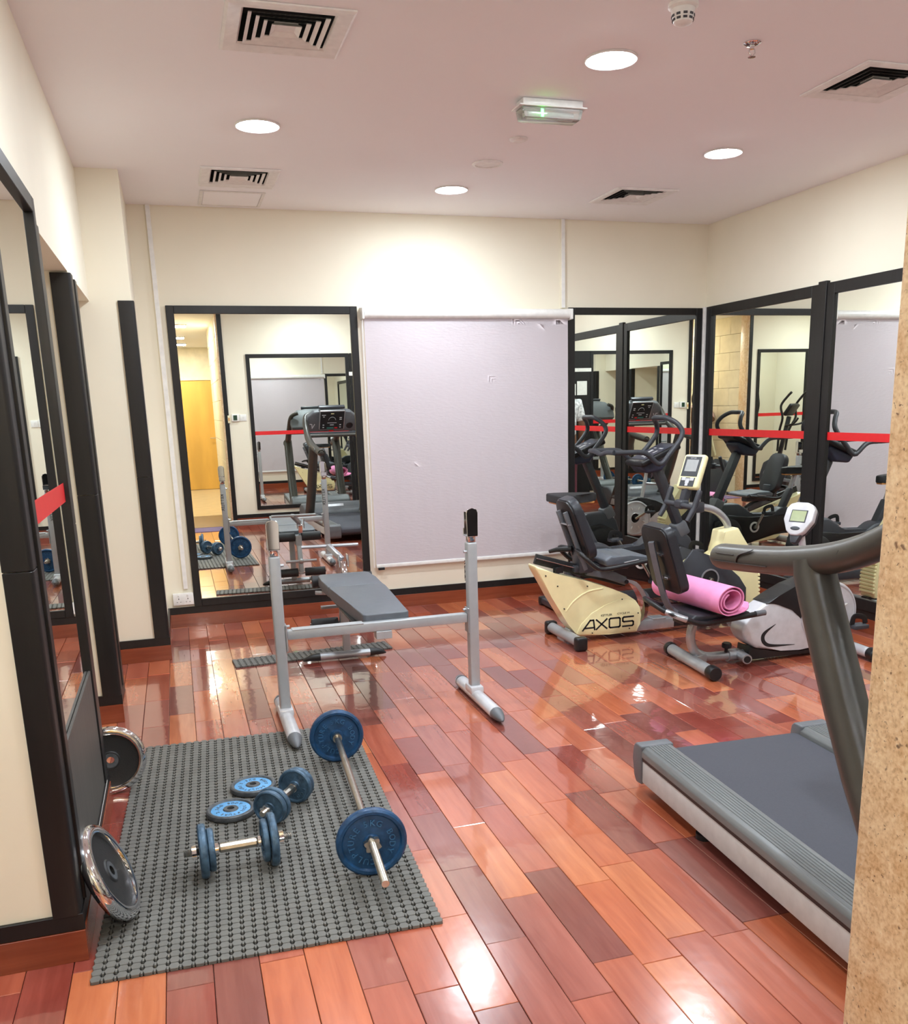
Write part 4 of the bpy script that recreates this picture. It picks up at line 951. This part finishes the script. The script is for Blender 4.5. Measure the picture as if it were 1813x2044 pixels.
MB().prism([(3.15, .350), (3.235, .342), (3.33, .302), (3.395, .235), (3.42, .38), (3.53, .455), (3.64, .452), (3.55, .478), (3.44, .468), (3.33, .432), (3.23, .388)], YG - .074, YG + .074, 'xz', .006, 2).build('top_cover', 'black', SH)
MB().prism([(3.06, .105), (3.09, .082), (3.265, .05), (3.45, .042), (3.68, .07), (3.70, .02), (3.05, .02)], YG - .062, YG + .062, 'xz', .006, 2).build('base_tray', 'black', SH)
P = smooth_path([(3.222, 0, .222), (3.165, 0, .178), (3.150, 0, .148), (3.168, 0, .118), (3.22, 0, .102), (3.36, 0, .088)], 5)
Q = smooth_path([(3.222, 0, .224), (3.145, 0, .185), (3.126, 0, .148), (3.146, 0, .108), (3.20, 0, .088), (3.36, 0, .086)], 5)
MB().prism([(p.x, p.z) for p in P] + [(p.x, p.z) for p in reversed(Q)], YG - .0715, YG - .0695, 'xz').build('tick_mark', 'ink', SH)
for s in (-1, 1):
    dsc = MB().lathe([(0, 0), (.185, 0), (.19, .006), (.185, .014), (.172, .016), (.170, .012), (.06, .014), (.056, .018), (.05, .016), (.05, .004), (0, .004)], (3.585, YG + s * .07, .255), (0, s, 0), 56).build('flywheel_cover', 'silver_white', G_, ang=25)
    MB().lathe([(.1705, .0125), (.175, .0165), (.179, .0125)], (3.585, YG + s * .07, .255), (0, s, 0), 56).build('dark_groove', 'dark_grey', dsc)
    for k in range(8):
        a = 2 * PI * (k + .5) / 8; c_ = Vector((3.585 + .112 * math.cos(a), YG + s * .084, .255 + .112 * math.sin(a)))
        MB().sph(c_, (.020, .004, .0065), 10, Ry(-a)).build('raised_lozenge', 'white', dsc)
    MB().lathe([(0, .005), (.0495, .005)], (3.585, YG + s * .07, .255), (0, s, 0), 32).build('hub_recess', 'black', dsc)
    pedal(G_, (3.585, YG + s * .088, .255), math.radians(-28 if s < 0 else 152), s, .15, 'steel')
ff = MB().cyl((3.765, 4.66, .04), (3.735, 4.14, .04), .031, 18).build('front_foot', 'silver_white', G_)
for c_, ax in (((3.737, 4.17, .041), (-.06, -1, 0)), ((3.764, 4.63, .041), (.06, 1, 0))): MB().lathe([(0, 0), (.035, 0), (.037, .006), (.037, .05), (.032, .056), (0, .056)], c_, ax, 20).build('foot_cap', 'black', ff)
MB().bar((3.62, YG, .07), (3.76, YG, .045), .05, .04, .006).build('front_bracket', 'silver_white', G_)
MB().tube([(3.47, YG, .44), (3.44, YG, .60), (3.42, YG, .70), (3.41, YG, .76)], .02, 14).build('mast', 'silver_white', G_)
rot = Rz(math.radians(24)) @ Ry(math.radians(26)); cc = Vector((3.395, YG - .005, .803))
HX = [(a * 1.12, b_ * 1.12) for a, b_ in [(-.062, .085), (-.078, .06), (-.080, .0), (-.048, -.062), (-.02, -.082), (.02, -.082), (.048, -.062), (.080, .0), (.078, .06), (.062, .085), (.03, .097), (-.03, .097)]]
cn = MB().prism([(a, b_) for a, b_ in HX], -.026, .014, 'yz', .008, 3).tf(Matrix.Translation(cc) @ rot.to_4x4()).build('console', 'silver_white', G_)
def cpt(a, b_, e=0.): return cc + rot @ Vector((-.0265 - e, a, b_))
MB().prism([(a * .97, b_ * .97) for a, b_ in HX], .012, .040, 'yz', .01, 2).tf(Matrix.Translation(cc) @ rot.to_4x4()).build('console_back', 'dark_grey', cn)
rslab(cpt(0, .022), (.003, .100, .075), rot, .001, 1).build('screen_bezel', 'dark_grey', cn)
rslab(cpt(0, .022, .0012), (.003, .088, .064), rot, 0).build('screen', 'lcd', cn)
MB().sph(cpt(0, -.052), (.003, .03, .012), 14, rot).build('button', 'dark_grey', cn)
MB().prism([(-.045, -.055), (.045, -.055), (.018, -.135), (-.018, -.135)], -.012, .030, 'yz', .01, 2).tf(Matrix.Translation(cc) @ rot.to_4x4()).build('console_neck', 'dark_grey', cn)
MB().tube([(3.43, YG - .03, .62), (3.30, YG - .06, .61), (3.24, YG - .2, .60)], .012, 10, 4).tube([(3.43, YG + .03, .62), (3.30, YG + .06, .61), (3.24, YG + .2, .60)], .012, 10, 4).build('front_handlebar', 'silver', G_)
rot = Ry(math.radians(-16.5))
MB().prism(rrect(.325, .385, .055, 6, .145), -.026, .026, 'yz', .016, 4).tf(Matrix.Translation((2.530, YG + .01, .655)) @ rot.to_4x4()).build('backrest', 'vinyl_black', G_)
MB().prism(rrect(.31, .37, .05, 6, .137), -.008, .01, 'yz', .004, 2).tf(Matrix.Translation((2.506, YG + .01, .647)) @ rot.to_4x4()).build('backrest_shell', 'black', G_)
MB().tube([(2.440, YG, .748), (2.462, YG, .66), (2.53, YG, .43), (2.60, YG, .335), (2.70, YG, .30)], .020, 4, 3, flat=1.3, up=(0, 1, 0)).build('back_strut', 'mid_grey', G_)
for x, z in ((2.475, .68), (2.515, .545)): MB().cyl((x, YG - .0, z), (x + .03, YG + .0, z + .008), .011, 8).bx(x, x + .035, YG - .055, YG - .02, z - .006, z + .006, .002, 1).build('bolt', 'chrome', G_)
MB().prism([(2.60, .330), (2.63, .352), (2.80, .342), (2.95, .350), (2.985, .335), (2.97, .305), (2.62, .300)], YG - .17, YG + .17, 'xz', .012, 3).build('seat_pad', 'vinyl_black', G_)
MB().bx(2.62, 2.92, YG - .06, YG + .06, .272, .302, .006, 2).build('seat_plate', 'black', G_)
hb = [(3.03, YG + .205, .335), (2.80, YG + .205, .325), (2.62, YG + .205, .34), (2.52, YG + .19, .385), (2.475, YG + .10, .40), (2.465, YG, .395), (2.485, YG - .10, .372), (2.56, YG - .175, .340), (2.66, YG - .185, .305), (2.80, YG - .185, .312), (3.05, YG - .185, .330)]
MB().tube(hb, .0155, 12, 5).build('seat_handle', 'black', G_)
MB().tube([(2.485, YG - .102, .372), (2.54, YG - .163, .347), (2.57, YG - .178, .335)], .0175, 12, 3).build('handle_sleeve', 'silver', G_)
for s in (-.185, .205): MB().cyl((3.0, YG + s, .329), (3.062, YG + s, .331), .0165, 12).build('handle_end', 'mid_grey', G_)

# ------------------------------------------------------------------ pink yoga mat rolled on its seat
mb = MB(); th = .006
axis = Vector((-.10, 1, .0)).normalized(); c0 = Vector((2.795, 4.17, .437)); Lr = .62
pts = []
n = 120; turns = 3.1
for i in range(n + 1):
    t_ = i / n; a = math.radians(115) + t_ * turns * 2 * PI; rr = .043 + .056 * t_ + .003 * math.sin(a * 2)
    pts.append((rr * math.cos(a) * 1.08, rr * math.sin(a) * .94))
# the free end runs out flat to the right
ex, ez = pts[-1]
a_end = math.radians(115) + turns * 2 * PI
while True:
    ln = (pts[-1][0] + .0, pts[-1][1])
    break
cut = [k for k, (px_, pz_) in enumerate(pts) if k > n * .75 and pz_ < -.06 and abs(px_) < .025]
k_ = cut[0] if cut else n
pts = pts[:k_ + 1]
bx_, bz_ = pts[-1]
for i in range(1, 10): pts.append((bx_ + i * .0205, bz_ + .0000 * i + .0009 * i * i * .55))
V = []
x_ = Vector((axis.y, -axis.x, 0)); z_ = Vector((0, 0, 1))
N_ = []
for i, p in enumerate(pts):
    q0 = pts[max(0, i - 1)]; q1 = pts[min(len(pts) - 1, i + 1)]; dx, dz = q1[0] - q0[0], q1[1] - q0[1]; l_ = math.hypot(dx, dz); N_.append((-dz / l_, dx / l_))
def P3(a, b_, h_): return c0 + axis * h_ + x_ * a + z_ * b_
rows = []
for i, p in enumerate(pts):
    out_ = len(pts) - 1 - i
    n0 = 0.0
    if out_ < 4: n0 = (.0, .02, .006, .0)[0] + (4 - out_) ** 2 * .004
    rows.append([mb.bm.verts.new(P3(p[0] + N_[i][0] * s * th / 2, p[1] + N_[i][1] * s * th / 2, h_)) for s, h_ in ((-1, n0), (1, n0), (1, Lr - n0), (-1, Lr - n0))])
for A_, B_ in zip(rows[:-1], rows[1:]):
    for k in range(4): mb.bm.faces.new((A_[k], A_[(k + 1) % 4], B_[(k + 1) % 4], B_[k]))
mb.bm.faces.new(rows[0]); mb.bm.faces.new(list(reversed(rows[-1])))
tag(mb.build('yoga_mat', 'pink', at=(2.83, 4.45, .35)), 'rolled pink foam yoga mat lying on the silver bike seat', 'yoga mat')

# ------------------------------------------------------------------ treadmill (local frame: x across, y towards its rear end, z up)
T_ = thing('treadmill', 'grey treadmill with dark belt and thick curved handrails beside the granite jamb', 'treadmill', (1.606, 3.022, 0), math.radians(-2.9))
def tb(mb, name, m, parent=T_, **k): return mb.build(name, m, parent, local=True, **k)
WT = .835
for x0, x1 in ((0.004, .036), (WT - .036, WT - .004)):
    tb(MB().bx(x0, x1, -1.62, -.035, .055, .150, .008, 2), 'side_panel', 'panel_silver')
    a, b_ = (0, .135) if x0 < .1 else (WT - .135, WT)
    fr_ = tb(MB().prism([(a, .160), (a, .186), (a + .014, .202), (b_ - .014, .202), (b_, .190), (b_, .160)], -1.60, -.06, 'xz', .003, 1), 'foot_rail', 'rail_grey')
    mb = MB()
    for k in range(7): mb.bx(a + .030 + k * .012, a + .036 + k * .012, -1.58, -.075, .2015, .2045, .001, 1)
    tb(mb, 'grip_ribs', 'rail_grey', fr_)
    tb(MB().prism([(-.075, .05), (-.075, .207), (-.02, .207), (-.002, .19), (.0, .14), (-.008, .07), (-.03, .045)], a - .003 if x0 < .1 else a, b_ if x0 < .1 else b_ + .003, 'yz', .008, 3), 'rear_cap', 'mid_grey')
    tb(MB().bx(x0 - .003 if x0 < .1 else x1 - .002, x0 + .002 if x0 < .1 else x1 + .003, -1.60, -.075, .150, .164, 0), 'rail_seam', 'black')
mb = MB(); P = [(-1.7, .172), (-.06, .172), (-.03, .166), (-.012, .145), (-.012, .11), (-.03, .09), (-.06, .084), (-1.7, .084)]
tb(mb.prism(P, .138, WT - .138, 'yz', .003, 1), 'running_belt', 'belt')
tb(MB().bx(.04, WT - .04, -1.66, -.08, .07, .155), 'deck', 'black')
for x0 in (.06, WT - .06):
    tb(MB().cyl((x0, -.46, .0), (x0, -.46, .02), .030, 18).cyl((x0, -.46, .02), (x0, -.46, .08), .014, 12), 'levelling_foot', 'black')
    tb(MB().cyl((x0 - .02, -1.75, .035), (x0 + .02, -1.75, .035), .035, 18), 'transport_wheel', 'black')
hood = [(-1.50, .150), (-1.50, .212), (-1.56, .262), (-1.68, .300), (-1.84, .300), (-1.95, .24), (-1.99, .14), (-1.96, .05), (-1.55, .05)]
tb(MB().prism(hood, .0, WT, 'yz', .03, 4), 'motor_hood', 'mid_grey')
tb(MB().box((WT / 2, -1.578, .277), (.22, .004, .035), Rx(math.radians(20)), .001, 1), 'hood_badge', 'silver_white')
for s, x0 in ((-1, .058), (1, WT - .058)):
    tb(MB().tube([(x0, -1.62, .06), (x0, -1.50, .20), (x0 - s * .0, -1.25, .55), (x0, -1.02, .98), (x0, -.985, 1.075)], [.060, .060, .060, .058, .056], 18, 3, up=(0, 1, 0), flat=.9), 'upright', 'gunmetal')
    hr = [(x0, -.500, 1.010), (x0, -.52, 1.012), (x0, -.70, 1.030), (x0, -.90, 1.056), (x0, -1.10, 1.098), (x0, -1.27, 1.165), (x0 - s * .008, -1.42, 1.265), (x0 - s * .02, -1.52, 1.375), (x0 - s * .05, -1.58, 1.44), (x0 - s * .13, -1.60, 1.47)]
    g_ = tb(MB().tube(hr, [.030, .043, .043, .044, .044, .042, .036, .032, .028, .024], 18, 4, flat=.95), 'handrail', 'gunmetal')
    tb(MB().tube([(x0, -.496, 1.0095), (x0, -.506, 1.010)], [.02, .03], 18), 'handrail_end', 'gunmetal', g_)
    # worn split in the foam grip
    mb = MB(); sd = s
    pp = [(x0 - .035, -.742, 1.066), (x0 - .040, -.725, 1.058), (x0 - .0435, -.700, 1.050), (x0 - .0445, -.680, 1.040), (x0 - .0440, -.672, 1.026), (x0 - .042, -.668, 1.018)]
    mb.tube(pp, [.002, .005, .005, .004, .004, .002], 6, 2, flat=.5)
    mb.tube([(x0 - .0425, -.545, 1.030), (x0 - .0435, -.60, 1.034), (x0 - .0438, -.65, 1.038)], .0016, 6, 3)
    mb.tube([(x0 - .044, -.535, 1.004), (x0 - .0445, -.62, 1.012), (x0 - .0445, -.70, 1.018), (x0 - .044, -.83, 1.030)], .0016, 6, 3)
    tb(mb, 'grip_crack', 'black', g_)
    tb(MB().tube([(x0 + .043 * math.cos(a) * .99, -1.135 - .02 * math.sin(a), 1.110 + .045 * math.sin(a)) for a in [2 * PI * k / 24 for k in range(24)]], .0012, 6, closed=True), 'grip_joint', 'black', g_)
tb(MB().cyl((.06, -1.34, 1.19), (WT - .06, -1.34, 1.19), .022, 14), 'cross_handle', 'gunmetal')
tb(MB().bx(.10, WT - .10, -1.40, -1.355, 1.205, 1.235, .008, 2), 'shelf_bar', 'dark_grey')
rot = Rx(math.radians(-32))
fas = [(-.33, -.15), (.33, -.15), (.345, -.05), (.32, .07), (.24, .145), (.12, .16), (-.12, .16), (-.24, .145), (-.32, .07), (-.345, -.05)]
Mf = Matrix.Translation((WT / 2, -1.50, 1.355)) @ rot.to_4x4()
tb(MB().prism(fas, -.075, .0, 'xz', .018, 3).tf(Mf), 'console_fascia', 'mid_grey')
cs = tb(MB().prism([(-.155, -.105), (.155, -.105), (.165, -.095), (.165, .165), (.155, .175), (-.155, .175), (-.165, .165), (-.165, -.095)], -.01, .022, 'xz', .006, 2).tf(Mf), 'console', 'silver')
tb(MB().bx(-.155, .155, .0222, .0235, -.095, .165).tf(Mf), 'console_face', 'ink', cs)
mb = MB(); Mc = Mf @ Matrix.Translation((0, .0238, 0)) @ Matrix.Rotation(PI, 4, 'Z') @ Matrix.Rotation(PI / 2, 4, 'X')
mb.tube([Mc @ Vector((.045 * math.cos(a), .04 + .045 * math.sin(a), 0)) for a in [PI * .0 + PI * k / 14 for k in range(15)]], .002, 6)
for a, b_, w_, h_ in ((-.11, .075, .03, .012), (-.11, .05, .03, .012), (-.11, -.03, .02, .014), (-.11, -.065, .02, .014), (.11, .115, .05, .01), (.11, .09, .02, .012), (.11, -.03, .02, .014), (.11, -.065, .02, .014), (0, .0, .12, .008), (0, -.03, .05, .012)):
    mb.box((Mc @ Vector((a, b_, 0))), (w_, .0012, h_), rot)
tb(mb, 'console_print', 'silver_white', cs)
tb(MB().box(Mc @ Vector((.0, .135, 0)), (.04, .0015, .012), rot), 'console_logo', 'yellow', cs)
tb(MB().box(Mc @ Vector((-.055, -.075, 0)), (.04, .0015, .016), rot), 'stop_key', 'red', cs); tb(MB().box(Mc @ Vector((.02, -.075, 0)), (.09, .0015, .016), rot), 'start_keys', 'teal', cs)
tb(MB().lathe([(.0, .002), (.038, .002), (.042, .004), (.046, .0)], Mf @ Vector((.24, .0, -.06)), rot @ Vector((0, 1, 0)), 24), 'cup_holder', 'black')
tb(MB().box(Mf @ Vector((.0, .006, -.135)), (.06, .02, .026), rot, .004, 2), 'safety_key', 'red')
mb = MB(); Ml = Mf @ Matrix.Translation((-.25, .001, -.06)) @ Matrix.Rotation(PI, 4, 'Z') @ Matrix.Rotation(PI / 2, 4, 'X')
strokes(mb, [[(-.03, .03), (0, -.03), (.005, .03)], [(.005, .03), (.03, .034)]], .01, .0012, Ml); tb(mb, 'maker_mark', 'silver_white')
tb(MB().box(Mf @ Vector((0, -.05, .19)), (.34, .05, .03), rot, .008, 2), 'reading_rack', 'dark_grey')

# ------------------------------------------------------------------ cross trainer in the left wing (seen in the right mirror)
E_ = thing('cross_trainer', 'black elliptical cross trainer reflected in the right wall mirror', 'cross trainer', (-.80, 1.50, 0), math.radians(-62))
def eb(mb, name, m): return mb.build(name, m, E_, local=True)
for x in (-.62, .62): eb(MB().bx(x - .035, x + .035, -.26, .26, 0, .06, .012, 2), 'foot', 'black')
eb(MB().bx(-.62, .62, -.035, .035, .03, .085, .008, 2), 'base_beam', 'dark_grey')
eb(MB().prism([(.18, .08), (.15, .35), (.25, .55), (.40, .60), (.56, .52), (.62, .32), (.58, .10)], -.08, .08, 'xz', .03, 3), 'drive_housing', 'dark_grey')
eb(MB().bar((.35, 0, .52), (.20, 0, 1.22), .06, .06, .012, up=(0, 1, 0)), 'mast', 'black')
eb(MB().box((.17, 0, 1.32), (.06, .28, .20), Ry(math.radians(-35)), .02, 3), 'console', 'black')
eb(MB().box((.142, 0, 1.34), (.004, .20, .11), Ry(math.radians(-35)), 0), 'screen', 'lcd_grey')
for s in (-1, 1):
    eb(MB().tube([(.30, s * .13, .70), (.27, s * .16, 1.0), (.20, s * .22, 1.20), (.22, s * .25, 1.38), (.12, s * .25, 1.52), (.06, s * .25, 1.58)], .018, 10, 4), 'moving_arm', 'black')
    eb(MB().tube([(.24, s * .03, 1.08), (.10, s * .12, 1.10), (.02, s * .16, 1.14), (-.02, s * .16, 1.20)], .015, 10, 3), 'fixed_handle', 'black')
    eb(MB().bar((-.55, s * .12, .16), (.30, s * .13, .28), .04, .05, .008), 'pedal_arm', 'mid_grey')
    eb(MB().bx(-.30, .02, s * .12 - .07, s * .12 + .07, .24, .275, .012, 2), 'foot_plate', 'black')
    eb(MB().lathe([(0, 0), (.14, 0), (.145, .006), (.14, .012), (0, .014)], (.40, s * .082, .32), (0, s, 0), 32), 'crank_disc', 'silver')

# ================================================================== PEOPLE (only their reflections are in view)
def skinned(name, V, E, Rd, root, m, parent, sub=2):
    me = bpy.data.meshes.new(name); me.from_pydata(V, E, [])
    o = bpy.data.objects.new(name, me); COL.objects.link(o)
    md = o.modifiers.new('skin', 'SKIN'); md.use_smooth_shade = True
    lay = me.skin_vertices[0].data if me.skin_vertices else None
    if lay is None:
        bpy.context.view_layer.objects.active = o
        bm = bmesh.new(); bm.from_mesh(me); bm.verts.layers.skin.verify(); bm.to_mesh(me); bm.free(); lay = me.skin_vertices[0].data
    for i, rr in enumerate(Rd):
        lay[i].radius = rr if isinstance(rr, tuple) else (rr, rr); lay[i].use_root = (i == root)
    o.modifiers.new('sub', 'SUBSURF').levels = sub; o.modifiers['sub'].render_levels = sub
    dg = bpy.context.evaluated_depsgraph_get(); dg.update()
    nm = bpy.data.meshes.new_from_object(o.evaluated_get(dg)); bpy.data.objects.remove(o)
    return nm
def person(label, loc, rotz, h, arms, mats, head_dir=(0, 1, 0), hairlen=.12):
    """standing figure facing local +y; arms: two lists of joints shoulder->elbow->wrist->finger tips (local, unit height)"""
    t = thing('person', label, 'person', loc, rotz)
    S = h
    sk, sh, tr, hr = mats
    V = [(0, 0, .53), (0, -.005, .62), (0, 0, .72), (0, -.01, .80), (0, -.005, .845), (0, .005, .885), (0, .01, .93), (0, .012, .965)]
    Rr = [(.085, .062), (.075, .055), (.088, .062), (.085, .055), (.034, .034), (.036, .04), (.05, .058), (.036, .044)]
    E = [(i, i + 1) for i in range(7)]
    def add(chain, rad, start):
        p = start
        for c_, rr in zip(chain, rad):
            V.append(c_); Rr.append((rr, rr)); E.append((p, len(V) - 1)); p = len(V) - 1
        return p
    ends = []
    for s, arm in ((-1, arms[0]), (1, arms[1])):
        add([(s * .095, -.008, .80)] + arm[:3], [.036, .030, .024, .016], 3)
        add([(s * .05, 0, .49), (s * .055, .008, .285), (s * .058, -.01, .045), (s * .06, .03, .022), (s * .065, .065, .018)], [.052, .036, .024, .024, .018], 0)
    me = skinned('body', [tuple(c_ * S for c_ in v) for v in V], E, [(a * S, b_ * S) for a, b_ in Rr], 0, sk, t)
    mb = MB(); mb.mesh(me)
    # hands: palm and five fingers each
    for s, arm in ((-1, arms[0]), (1, arms[1])):
        w_, tip = Vector(arm[2]) * S, Vector(arm[3]) * S; dv = (tip - w_).normalized(); side = dv.cross(Vector((0, 0, 1)))
        side = (side if side.length > .2 else Vector((1, 0, 0))).normalized(); nrm = side.cross(dv)
        L = .10 * S
        mb.sph(w_ + dv * L * .30, (.024 * S, .011 * S, .030 * S), 12, Matrix((side, nrm, dv)).transposed())
        for k, ln in enumerate((.40, .46, .43, .34)):
            b0_ = w_ + dv * L * .5 + side * (k - 1.5) * .0115 * S
            mb.tube([b0_, b0_ + dv * L * ln * .5 - nrm * .004 * S, b0_ + dv * L * ln - nrm * .014 * S], [.0058 * S, .0052 * S, .0036 * S], 8, 3)
        b0_ = w_ + dv * L * .2 - side * .018 * S * s
        mb.tube([b0_, b0_ + dv * L * .22 - side * .018 * S * s, b0_ + dv * L * .42 - side * .024 * S * s], [.0068 * S, .006 * S, .004 * S], 8, 3)
    # face: nose, lips, ears
    hd = Vector((0, .012, .935)) * S
    mb.sph(hd + Vector((0, .060, -.006)) * S, (.0085 * S, .014 * S, .014 * S), 10).sph(hd + Vector((0, .052, -.032)) * S, (.016 * S, .008 * S, .006 * S), 10)
    for s in (-1, 1): mb.sph(hd + Vector((s * .05, -.004, .0)) * S, (.007 * S, .014 * S, .02 * S), 10)
    mb.build('body', sk, t, local=True, recalc=False, ang=80)
    for s in (-1, 1): MB().sph(hd + Vector((s * .02, .049, .008)) * S, (.0085 * S, .006 * S, .006 * S), 10).build('eye', 'eye_white', t, local=True)
    # shirt
    V2 = [(0, 0, .50), (0, -.003, .60), (0, 0, .72), (0, -.01, .80), (0, -.008, .825)]
    R2 = [(.098, .074), (.088, .066), (.100, .072), (.095, .062), (.05, .045)]
    E2 = [(i, i + 1) for i in range(4)]
    for s, arm in ((-1, arms[0]), (1, arms[1])):
        n_ = len(V2); el = Vector(arm[0]); sh_ = Vector((s * .097, -.008, .80)); mid = sh_.lerp(el, .92)
        V2 += [tuple(sh_), tuple(mid)]; R2 += [(.045, .045), (.043, .043)]; E2 += [(3, n_), (n_, n_ + 1)]
    me = skinned('shirt', [tuple(c_ * S for c_ in v) for v in V2], E2, [(a * S, b_ * S) for a, b_ in R2], 0, sh, t)
    MB().mesh(me).build('shirt', sh, t, local=True, recalc=False, ang=80)
    V3 = [(0, 0, .545), (0, 0, .50)]; R3 = [(.088, .068), (.09, .07)]; E3 = [(0, 1)]
    for s in (-1, 1):
        n_ = len(V3); V3 += [(s * .05, 0, .46), (s * .055, .008, .285), (s * .058, -.008, .06)]; R3 += [(.062, .062), (.045, .045), (.037, .037)]; E3 += [(1, n_), (n_, n_ + 1), (n_ + 1, n_ + 2)]
    me = skinned('trousers', [tuple(c_ * S for c_ in v) for v in V3], E3, [(a * S, b_ * S) for a, b_ in R3], 0, tr, t)
    MB().mesh(me).build('trousers', tr, t, local=True, recalc=False, ang=80)
    mb = MB()
    for s in (-1, 1): mb.tube([Vector((s * .058, -.035, .018)) * S, Vector((s * .058, 0, .022)) * S, Vector((s * .062, .05, .018)) * S, Vector((s * .066, .085, .013)) * S], [.02 * S, .029 * S, .026 * S, .012 * S], 12, 3, flat=.7)
    mb.build('shoes', 'black', t, local=True)
    mb = MB().sph(hd + Vector((0, -.014, .016)) * S, (.058 * S, .062 * S, .062 * S), 20)
    if hairlen > .05:
        for s in (-1, 0, 1): mb.sph(hd + Vector((s * .036, -.038, -.04)) * S, (.026 * S, .026 * S, hairlen * .55 * S), 12)
    mb.build('hair', hr, t, local=True)
    return t
# the one taking the picture: phone held up in both hands, just behind the camera
h_ = 1.70; ox, oy = -.12, -.32
def ua(x, y, z): return ((x - ox) / h_, (y - oy) / h_, z / h_)
armL = [ua(-.265, -.10, 1.15), ua(-.11, -.10, 1.36), ua(-.09, -.075, 1.40), ua(-.045, -.035, 1.47)]
armR = [ua(.07, -.30, 1.12), ua(.11, -.10, 1.36), ua(.09, -.075, 1.40), ua(.045, -.035, 1.47)]
person('person in a pale pink top holding up a phone between the corner mirrors', (ox, oy, 0), 0, h_, [[armL[0], armL[1], armL[2], armL[3]], [armR[0], armR[1], armR[2], armR[3]]], ('skin', 'shirt_pink', 'trousers', 'hair'))
ph = thing('phone', 'black phone held up by the person in pink', 'phone', (0, -.03, 1.42))
MB().box((0, -.034, 1.495), (.075, .009, .155), Rx(math.radians(-12)), .004, 2).build('case', 'ink', ph)
MB().box((-.0, -.0385, 1.496), (.069, .001, .148), Rx(math.radians(-12)), 0).build('screen', 'navy', ph)
armL = [(-.128, -.012, .64), (-.135, .01, .49), (-.135, .015, .48), (-.135, .03, .41)]
armR = [(.128, -.012, .64), (.135, .01, .49), (.135, .015, .48), (.135, .03, .41)]
person('person in a white patterned shirt facing the notice board', (3.02, 1.30, 0), math.radians(180), 1.88, [armL, armR], ('skin', 'shirt_white', 'trousers_red', 'hair'), hairlen=.02)
